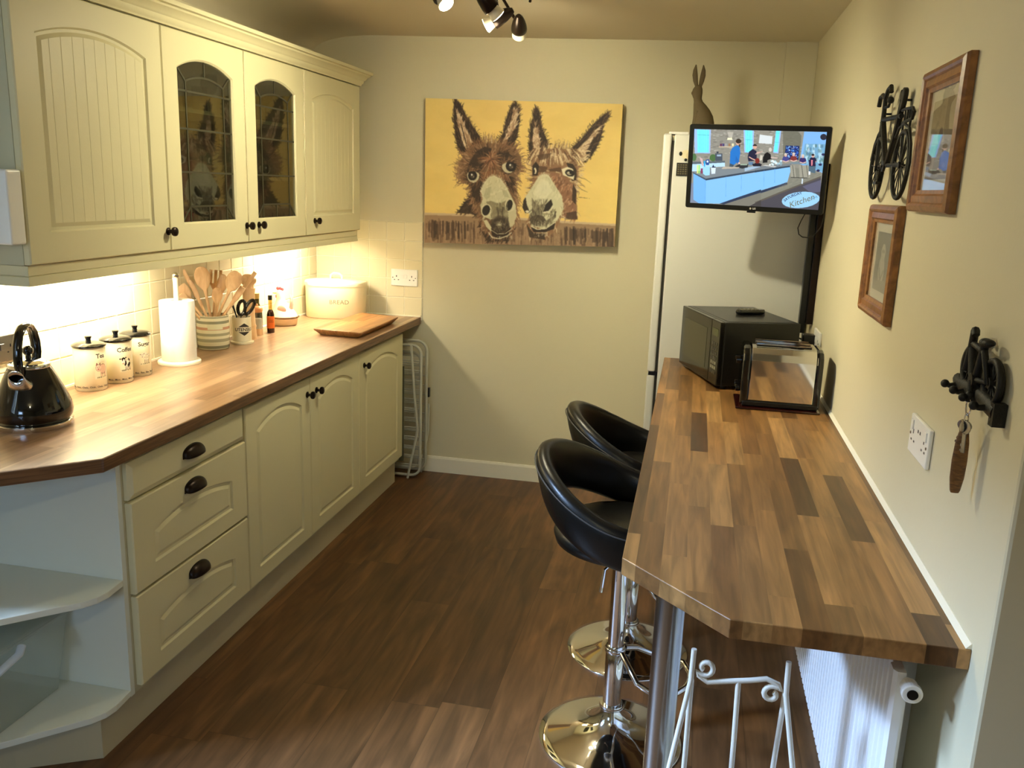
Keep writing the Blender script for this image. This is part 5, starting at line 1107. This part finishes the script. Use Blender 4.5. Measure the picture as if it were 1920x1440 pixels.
mb.build('frame', IRON, t, smooth=True)
MB().tube([Q(-1.872, 1.785), Q(-1.868, 1.825)], .006, 8).tube([Q(-1.79, 1.812), Q(-1.80, 1.835), Q(-1.83, 1.838), Q(-1.868, 1.825), Q(-1.895, 1.845), Q(-1.925, 1.850), Q(-1.935, 1.835)], .006, 8).tube([Q(-1.875, 1.802), Q(-1.92, 1.80), Q(-1.935, 1.81)], .0035, 8).ball(Q(-1.938, 1.815), .009).build('handlebar', IRON, t, smooth=True)
sd = [(0, -.042), (.018, -.018), (.032, .008), (.030, .026), (.018, .032), (.004, .022), (-.012, .036), (-.028, .028), (-.030, .008), (-.018, -.018)]
MB().prism([(-2.094 + a * .75 - bo[1], 1.803 + b * .72 - bo[2]) for a, b in sd], X_ - .006, X_ + .006, 'x').build('heart_saddle', IRON, t, bevel=.003)
mb = MB(); mb.tube([Q(-2.10, 1.775), Q(-2.13, 1.776), Q(-2.21, 1.772), Q(-2.228, 1.762), Q(-2.215, 1.748), Q(-2.12, 1.745)], .0038, 8)
for y in (-2.135, -2.16, -2.185, -2.205): mb.cyl(Q(y, 1.775), Q(y, 1.746), .0025, 6)
mb.tube([Q(-2.12, 1.745), Q(-2.135, 1.69), Q(-2.15, 1.65)], .003, 6); mb.tube([Q(-2.20, 1.745), Q(-2.175, 1.69), Q(-2.155, 1.65)], .003, 6)
mb.build('rack', IRON, t, smooth=True)
MB().lathe([(.0001, -.008), (.014, -.008), (.014, -.002), (.0001, -.002)], Q(-1.98, 1.648), 16, rot=Matrix.Rotation(PI / 2, 3, 'Y')).tube([Q(-1.98, 1.648, -.008), Q(-1.955, 1.642, -.008), Q(-1.945, 1.61, -.008)], .0035, 6).box(X_ - .016, X_ - .002, -1.962 - bo[1], -1.925 - bo[1], 1.603 - bo[2], 1.610 - bo[2]).tube([Q(-1.98, 1.648, -.006), Q(-1.92, 1.650, -.006)], .0035, 6).build('crank', IRON, t, smooth=True)
mb = MB()
for y, z in ((-1.870, 1.786), (-2.094, 1.80), (-1.866, 1.646), (-2.155, 1.646)): mb.cyl(Q(y, z), (0, y - bo[1], z - bo[2]), .003, 6)
mb.build('wall_stud', IRON, t)
# key rack
ho = (XR, -2.93, 1.253)
t = thing('key_rack', 'black cast iron bicycle key rack with four hooks at the far right', 'key rack', ho); H = lambda y, z, x=-.012: (x, y - ho[1], z - ho[2])
L = []
bp_ = [H(-2.805, 1.262), H(-2.825, 1.256), H(-2.87, 1.258), H(-2.93, 1.262), H(-2.99, 1.256), H(-3.022, 1.252)]
MB().tube(bp_, [.010, .013, .013, .015, .014, .013], 10, flat=(.8, 1.1)).box(-.020, -.001, -3.030 - ho[1], -3.012 - ho[1], 1.232 - ho[2], 1.268 - ho[2]).build('bar', IRON, t, smooth=50)
for y in (-2.828, -2.880, -2.935, -2.992):
    MB().tube([H(y, 1.258, -.010), H(y - .001, 1.254, -.020), H(y - .002, 1.253, -.030), H(y - .002, 1.255, -.036)], [.0070, .0058, .0046, .0046], 8).ball(H(y - .002, 1.256, -.038), .0072).build('hook', IRON, t, smooth=60)
for cy_, cz_, r_ in ((-2.866, 1.293, .033), (-2.983, 1.291, .035)):
    mb = MB(); wheel(mb, (cy_ - ho[1], cz_ - ho[2]), r_, -.013, .0058, 10, .009); mb.lathe([(.0001, -.0022), (r_, -.0022), (r_, .0022), (.0001, .0022)], H(cy_, cz_, -.008), 28, rot=Matrix.Rotation(PI / 2, 3, 'Y')); mb.build('wheel', IRON, t, smooth=50)
MB().tube([H(-2.868, 1.290, -.02), H(-2.885, 1.335, -.02), H(-2.893, 1.358, -.022), H(-2.908, 1.362, -.026), H(-2.914, 1.355, -.026)], [.006, .007, .0065, .007, .006], 8).tube([H(-2.886, 1.338, -.02), H(-2.948, 1.334, -.02)], .0055, 8).tube([H(-2.945, 1.344, -.02), H(-2.935, 1.310, -.02), H(-2.925, 1.282, -.02), H(-2.905, 1.290, -.02), H(-2.888, 1.330, -.02)], .0068, 8).tube([H(-2.925, 1.284, -.02), H(-2.983, 1.291, -.02), H(-2.948, 1.335, -.02)], .0055, 8).build('bicycle_frame', IRON, t, smooth=60)
MB().ball(H(-2.952, 1.349, -.021), .017, sx=.6, sz=.45).ball(H(-2.965, 1.351, -.021), .012, sx=.8, sz=.5).build('saddle', IRON, t, smooth=60)
MB().lathe([(.0001, -.004), (.012, -.004), (.012, .003), (.0001, .003)], H(-2.925, 1.282, -.024), 14, rot=Matrix.Rotation(PI / 2, 3, 'Y')).tube([H(-2.925, 1.282, -.026), H(-2.935, 1.262, -.028)], .0045, 6).ball(H(-2.936, 1.260, -.028), .007).build('pedal', IRON, t, smooth=60)
# keys
kx = XR - .028
t = thing('key_bunch', 'bunch of keys with a carved wooden fob hanging from the key rack', 'keys', (kx, -2.938, 1.249))
MB().tube([(0, .012 * math.cos(a), -.008 + .014 * math.sin(a)) for a in [2 * PI * k / 20 for k in range(20)]], .0013, 6, closed=True).tube([(.003 * math.sin(a), .0, -.030 + .011 * math.cos(a)) for a in [2 * PI * k / 16 for k in range(16)]], .0012, 6, closed=True).build('ring', CHROME, t, smooth=True)
for k, (an, dy) in enumerate(((.25, .004), (-.1, -.004), (.5, .010))):
    rt2 = Matrix.Rotation(an, 3, 'X') @ Matrix.Rotation(.5 * k, 3, 'Z')
    mb = MB().lathe([(.0001, -.0010), (.0115, -.0010), (.0115, .0010), (.0001, .0010)], (0, 0, 0), 16, rot=Matrix.Rotation(PI / 2, 3, 'Y')).box(-.001, .001, -.0035, .0035, -.042, -.009).box(-.001, .001, .0035, .006, -.040, -.036).box(-.001, .001, .0035, .0055, -.032, -.027)
    for v in mb.bm.verts: v.co = rt2 @ v.co + Vector((k * .003 - .004, dy, -.042))
    mb.build('key', STEEL, t, bevel=.0003)
fb = MB(); L = []
for z_, w_ in ((-.048, .004), (-.052, .009), (-.07, .012), (-.10, .0135), (-.13, .0125), (-.152, .009), (-.156, .007)):
    L.append([(w_ * math.cos(a) * .9, .002 + w_ * math.sin(a) * .35, z_) for a in [2 * PI * k / 16 for k in range(16)]])
fb.loops(L); fb.build('wooden_fob', wood('carved_fob_wood', hx(84, 54, 22), hx(132, 90, 42), (60, 60, 200)), t, smooth=50)

# ---------------------------------------------------------------- fridge things
t = tag(None, '', '') if False else None
mb = MB(); L = []
for z_, cx_, rx_, ry_ in ((.001, .0, .046, .042), (.03, .002, .048, .044), (.07, .002, .047, .042), (.10, -.002, .043, .037), (.125, -.010, .036, .030), (.145, -.019, .028, .024), (.160, -.027, .020, .018), (.172, -.031, .018, .016), (.184, -.034, .021, .017), (.198, -.035, .023, .018), (.212, -.034, .021, .016), (.224, -.032, .015, .012), (.230, -.031, .008, .008)):
    L.append([(cx_ + rx_ * math.cos(a), ry_ * math.sin(a), z_) for a in [2 * PI * k / 24 for k in range(24)]])
mb.loops(L)
mb.ball((-.048, 0, .196), .0125, sx=1.0, sy=.85, sz=.9)
for s_ in (-1, 1):
    mb.loops([[(ex_ + rx_ * math.cos(a), .006 * s_ + ry_ * math.sin(a), z_) for a in [2 * PI * k / 12 for k in range(12)]] for ex_, rx_, ry_, z_ in ((-.032 + .007 * s_, .007, .006, .222), (-.033 + .013 * s_, .0105, .005, .245), (-.033 + .017 * s_, .0115, .0045, .270), (-.033 + .018 * s_, .0085, .004, .292), (-.033 + .016 * s_, .002, .002, .314))])
    mb.tube([(-.030, .018 * s_, .12), (-.038, .018 * s_, .06), (-.042, .018 * s_, .004)], [.012, .010, .009], 10)
HARE = pm('brown_stone', hx(98, 84, 58), .75, bump=.5, bscale=90, var=.12, vscale=40)
tag(mb.build('hare_statue', HARE, None, smooth=60), 'brown stone hare statue sitting upright on the fridge', 'statue', loc=(2.003, -.34, 1.8065 - .0095))
tag(MB().lathe([(.0001, 0), (.014, 0), (.015, .002), (.012, .005), (.0001, .006)], (.035, 0, 0), 20, rot=Matrix.Rotation(PI / 2, 3, 'X')).build('fridge_magnet', pm('magnet_cream', hx(206, 190, 150), .5), None, smooth=50), 'small round cream and black sheep-shaped magnet high on the fridge side', 'magnet', loc=(1.925, -.7005, 1.712))
mg = bpy.data.objects['fridge_magnet']; MB().ball((0, -.004, .006), .0085, sx=.8, sy=.35).ball((.022, -.004, -.018), .006, sy=.35).ball((.046, -.004, -.016), .006, sy=.35).build('dark_head_and_feet', BLACKP, mg, smooth=60)
MB().lathe([(.0001, 0), (.018, 0), (.018, .003), (.0001, .0045)], (.020, 0, .004), 20, rot=Matrix.Rotation(PI / 2, 3, 'X')).build('fleece', pm('fleece_cream', hx(220, 208, 170), .6), mg, smooth=50)
mb = MB().box(0, .075, -.006, 0, 0, .052); t = tag(mb.build('magnetic_calculator', pm('calculator_black', hx(40, 34, 24), .4), None, bevel=.001), 'black magnetic calculator with small grey keys on the fridge side', 'calculator', loc=(1.912, -.7005, 1.630))
mk = MB()
for i in range(7):
    for j in range(5): mk.box(.005 + i * .0098, .0115 + i * .0098, -.0072, -.0058, .006 + j * .0088, .011 + j * .0088)
mk.build('keys', pm('grey_keys', hx(104, 94, 66), .5), t)

# ---------------------------------------------------------------- bar stools
def stool(loc, label, rotz=0, up=0):
    t = thing('bar_stool', label, 'bar stool', loc, rotz, 'black and chrome bar stools')
    MB().lathe([(.0001, 0), (.208, 0), (.2085, .003), (.206, .006), (.18, .013), (.12, .026), (.07, .045), (.045, .066), (.034, .085), (.030, .10), (.0001, .10)], n=72).build('base', CHROME, t, smooth=60)
    MB().lathe([(.0001, .1005), (.034, .1005), (.0365, .106), (.034, .113), (.0001, .113)], n=36).build('collar', CHROME, t, smooth=50)
    MB().lathe([(.0001, .1135), (.0265, .1135), (.0265, .297), (.0245, .300), (.0001, .300)], n=36).build('outer_column', CHROME, t, smooth=50)
    MB().cyl((0, 0, .3005), (0, 0, .590 + up), .0225, 30).build('gas_lift', CHROME, t, smooth=50)
    # foot rest ring reaching out under the bar
    ft = [(.024, -.02, .284), (.05, -.055, .272), (.085, -.09, .245), (.13, -.105, .236), (.185, -.09, .236), (.21, -.04, .236), (.215, 0, .236), (.21, .04, .236), (.185, .09, .236), (.13, .105, .236), (.085, .09, .245), (.05, .055, .272), (.024, .02, .284)]
    MB().tube(ft, .0085, 12).lathe([(.0275, .278), (.0295, .280), (.0295, .290), (.0275, .292)], n=30, cap=False).build('footrest', CHROME, t, smooth=60)
    MB().tube([(-.01, .0, .565 + up), (-.016, -.030, .560 + up), (-.034, -.052, .545 + up), (-.040, -.058, .48 + up)], [.004, .004, .004, .0055], 8).build('lift_lever', CHROME, t, smooth=True)
    MB().box(-.08, .08, -.08, .08,   .5905 + up, .600 + up).build('seat_plate', BLACKP, t, bevel=.003)
    pr = [(.0001, .6005), (.10, .6005), (.160, .606), (.186, .620), (.192, .640), (.186, .660), (.162, .671), (.10, .675), (.0001, .676)]
    MB().lathe([(a, b + up) for a, b in pr], (0, 0, 0), 56, sx=1.0, sy=1.02).build('seat', LEATHER, t, smooth=60)
    # wrap-round back: high behind, sweeping down to the front of the seat
    mb = MB(); L = []; PI_ = []; n = 49; pipe = []; pipe2 = []
    for i in range(n):
        f = i / (n - 1) * 2 - 1; th = f * R(128); s2 = abs(f)
        drop = (1 - math.cos(min(s2 * 1.06, 1) * PI)) / 2
        rad = .205 + .012 * (1 - s2); zc_ = .800 - .130 * drop + up; hh = (.072 - .016 * drop) * (1 if s2 < .93 else math.sqrt(max(.05, 1 - ((s2 - .93) / .07) ** 2)))
        tk = .026 * (1 if s2 < .93 else math.sqrt(max(.05, 1 - ((s2 - .93) / .07) ** 2)))
        lean = .26 * (1 - drop)
        cx_, sy_ = -math.cos(th), math.sin(th); ring = []
        for k in range(20):
            a = 2 * PI * k / 20; ca, sa = math.cos(a), math.sin(a)
            u = tk * math.copysign(abs(ca) ** .75, ca); v = hh * math.copysign(abs(sa) ** .75, sa)
            r_ = rad + u + v * lean; ring.append((cx_ * r_, sy_ * r_, zc_ + v + (-u * .12)))
        L.append(ring)
        for lst, (u, v) in ((pipe, (tk * .98, hh * .66)), (pipe2, (tk * .98, -hh * .66))):
            r_ = rad + u + v * lean; lst.append((cx_ * r_, sy_ * r_, zc_ + v))
    mb.loops(L); b = mb.build('backrest', LEATHER, t, smooth=60)
    MB().tube(pipe[2:-2], .0020, 6).build('piping', STITCH, b, smooth=True)
    return t
stool((1.880, -2.160, 0), 'black bar stool with chrome base nearest the camera', R(-8))
stool((1.890, -1.645, 0), 'black bar stool behind the nearer one, closer to the fridge', R(4))

# ---------------------------------------------------------------- radiator and stand under the bar
t = thing('radiator', 'white ribbed panel radiator on the right wall under the bar', 'radiator', (2.40, -2.99, .235))
n = 38; pts = []
Lr = 1.15; mb = MB(); prof = []
k = 0; y = .012
prof = [(0, 0)]
prof = [(.006, 0), (.0, .008)]
while y < Lr - .03:
    prof += [(.0, y), (.0, y + .019), (.0055, y + .0225), (.0055, y + .0275), (.0, y + .031)]; y += .031
prof += [(0, Lr - .008), (.006, Lr), (.020, Lr), (.020, 0)]
mb.prism([(a, b) for a, b in prof], .012, .548); mb.build('front_panel', RADW, t)
MB().box(.0205, .026, .004, Lr - .004, .02, .53).build('rear_panel', RADW, t)
MB().cyl((.022, .0, .532), (.022, -.010, .532), .010, 16).cyl((.022, -.010, .532), (.022, -.028, .532), .0145, 20).cyl((.022, -.028, .532), (.022, -.040, .532), .0170, 24).build('valve_head', PLASW, t, bevel=.002)
MB().cyl((.022, -.040, .532), (.022, -.0415, .532), .009, 16).build('valve_centre', BLACKP, t)
MB().cyl((.036, .12, .08), (.036, .12, -.235), .0075, 12).build('pipe', RADW, t, smooth=True)
MB().box(.0265, .0935, .2, .24, .1, .5).build('bracket', RADW, t)
MB().box(.0265, .0935, .9, .94, .1, .5).build('bracket', RADW, t)
# wire stand
so = (2.156, -2.90, 0)
t = thing('wire_stand', 'white painted wire stand with scrolled top rail under the bar end', 'stand', so)
W2 = .086; r_ = .0052
for s_ in (-1, 1):
    x = s_ * W2
    MB().tube([(x, 0, .725), (x + s_ * .001, -.002, .66), (x + s_ * .028, -.045, .50), (x + s_ * .095, -.13, .004)], r_, 10).build('leg', WIREW, t, smooth=True)
    MB().tube([(x, .002, .66), (x - s_ * .002, .030, .48), (x - s_ * .002, .09, .004)], r_, 10).build('leg', WIREW, t, smooth=True)
sc = []
for k in range(17): a = PI * 1.0 + 2.1 * PI * (1 - k / 16); rr2 = .006 + .0125 * (k / 16); sc.append((-W2 + .024 + rr2 * math.cos(a + PI * .2), 0, .690 + rr2 * math.sin(a + PI * .2)))
mid_ = [(-W2 + .012, 0, .672), (-W2 + .03, 0, .660), (-.02, 0, .668), (.02, 0, .676), (W2 - .036, 0, .684), (W2 - .014, 0, .676)]
sc2 = [(-x, 0, 1.344 - z) for x, y_, z in sc[::-1]]
MB().tube(sc + mid_ + [(x, y_, z) for x, y_, z in sc2], r_, 10).build('scroll_rail', WIREW, t, smooth=True)
MB().tube([(0, 0, .671), (.002, -.01, .55), (.004, -.02, .30)], r_, 10).build('centre_rod', WIREW, t, smooth=True)
MB().tube([(-W2 - .040, -.062, .40), (W2 + .040, -.062, .40)], r_, 10).tube([(-W2 + .002, .044, .40), (W2 - .002, .044, .40)], r_, 10).tube([(-W2 - .040, -.062, .40), (-W2 + .002, .044, .40)], r_, 10).tube([(W2 + .040, -.062, .40), (W2 - .002, .044, .40)], r_, 10).build('shelf_frame', WIREW, t, smooth=True)
MB().tube([(-.04, -.062, .40), (-.04, .044, .40)], r_ * .8, 8).tube([(.04, -.062, .40), (.04, .044, .40)], r_ * .8, 8).tube([(-W2 - .067, -.096, .20), (W2 + .067, -.096, .20)], r_, 8).build('cross_bar', WIREW, t, smooth=True)

# folded airer between the cabinet and the wall
GRW = pm('grey_white_tube', hx(186, 184, 166), .4)
t = thing('clothes_airer', 'folded white wire clothes airer in the gap beside the far cabinet', 'airer', (.33, -.115, 0))
def rrect(x0, x1, z0, z1, r, y):
    P_ = []
    for cx_, cz_, q0 in ((x1 - r, z1 - r, 0), (x0 + r, z1 - r, PI / 2), (x0 + r, z0 + r, PI), (x1 - r, z0 + r, 1.5 * PI)): P_ += [(cx_ + r * math.cos(q0 + PI / 2 * k / 6), y, cz_ + r * math.sin(q0 + PI / 2 * k / 6)) for k in range(7)]
    return P_
for y_, x1, z0, z1 in ((-.045, .325, .020, .735), (-.005, .310, .05, .69), (.035, .330, .03, .745)):
    f = MB().tube(rrect(-.30, x1, z0, z1, .05, y_), .0075, 10, closed=True).build('outer_frame', GRW, t, smooth=True)
    rg = MB(); z = z0 + .06
    while z < z1 - .05: rg.cyl((-.296, y_, z), (x1 - .004, y_, z), .0036, 6); z += .052
    rg.build('rungs', GRW, f, smooth=True)
MB().tube([(.275, -.062, .735), (.290, -.060, .52), (.315, -.062, .28), (.262, -.068, .008)], .0065, 8).build('leg', GRW, t, smooth=True)
MB().tube([(.340, .052, .40), (.338, .050, .25), (.300, .052, .008)], .0065, 8).build('leg', GRW, t, smooth=True)
MB().box(.21, .235, -.060, -.052, .10, .62).build('brace', pm('dark_brace', hx(90, 90, 70), .5), t)
MB().box(.330, .345, .040, .058, .44, .49).build('clip', BLACKP, t)

# ---------------------------------------------------------------- ceiling spot bar
BULB = pm('lit_bulb_face', (1, .9, .7, 1), .4, emit=(1, .87, .62, 1), estr=40); BULBW = pm('bulb_shell', hx(226, 216, 190), .3)
t = thing('ceiling_spot_bar', 'bronze ceiling bar with four adjustable spot lamps', 'ceiling light', (1.295, -1.45, 2.2707))
MB().lathe([(.0001, 0), (.055, 0), (.055, -.012), (.045, -.022), (.0001, -.024)], n=36).build('canopy', BLACKM, t, smooth=50)
bar = [(-.10, -.40, -.045), (-.075, -.28, -.045), (-.01, -.16, -.045), (.03, -.06, -.045), (0, 0, -.045), (-.03, .06, -.045), (-.02, .14, -.045), (.05, .21, -.045), (.075, .27, -.048), (.070, .285, -.060)]
MB().tube(bar, .0055, 10).cyl((0, 0, -.024), (0, 0, -.045), .008, 12).build('bar', BLACKM, t, smooth=True)
O_ = Vector((1.295, -1.45, 2.2707))
for i, (p, tg, e) in enumerate(SPOTS):
    p = Vector(p); d = (Vector(tg) - p).normalized(); back = p - d * .085
    c0 = p - O_; rot = d.to_track_quat('Z', 'Y').to_matrix()
    j = back - O_ + d * .035
    bx_ = min(bar, key=lambda q: (Vector(q) - j).length)
    hd_ = MB().lathe([(.0001, -.105), (.008, -.104), (.015, -.092), (.022, -.070), (.0265, -.045), (.0275, -.030), (.026, -.028), (.0001, -.028)], tuple(c0), 24, rot=rot).cyl(j, Vector(bx_), .0052, 10)
    hd_.build('lamp_head', BLACKM, t, smooth=50)
    bl = MB().lathe([(.0001, -.0275), (.018, -.0275), (.022, -.014), (.0255, -.002), (.0255, .0), (.0001, .0)], tuple(c0), 24, rot=rot).build('bulb', BULBW, t, smooth=50)
    MB().lathe([(.0001, .0004), (.0225, .0004), (.0225, .0014), (.0001, .0018)], tuple(c0), 24, rot=rot).build('bulb_face', BULB, bl, smooth=50)
t = thing('ceiling_light', 'round ceiling light behind the camera', 'ceiling light', (1.75, -4.75, 2.2678))
MB().lathe([(.0001, 0), (.06, 0), (.06, -.02), (.0001, -.022)], n=32).cyl((0, 0, -.02), (0, 0, -.09), .008, 12).build('fitting', BLACKM, t, smooth=50)
MB().ball((0, 0, -.115), .028).build('bulb', BULB, t, smooth=60)
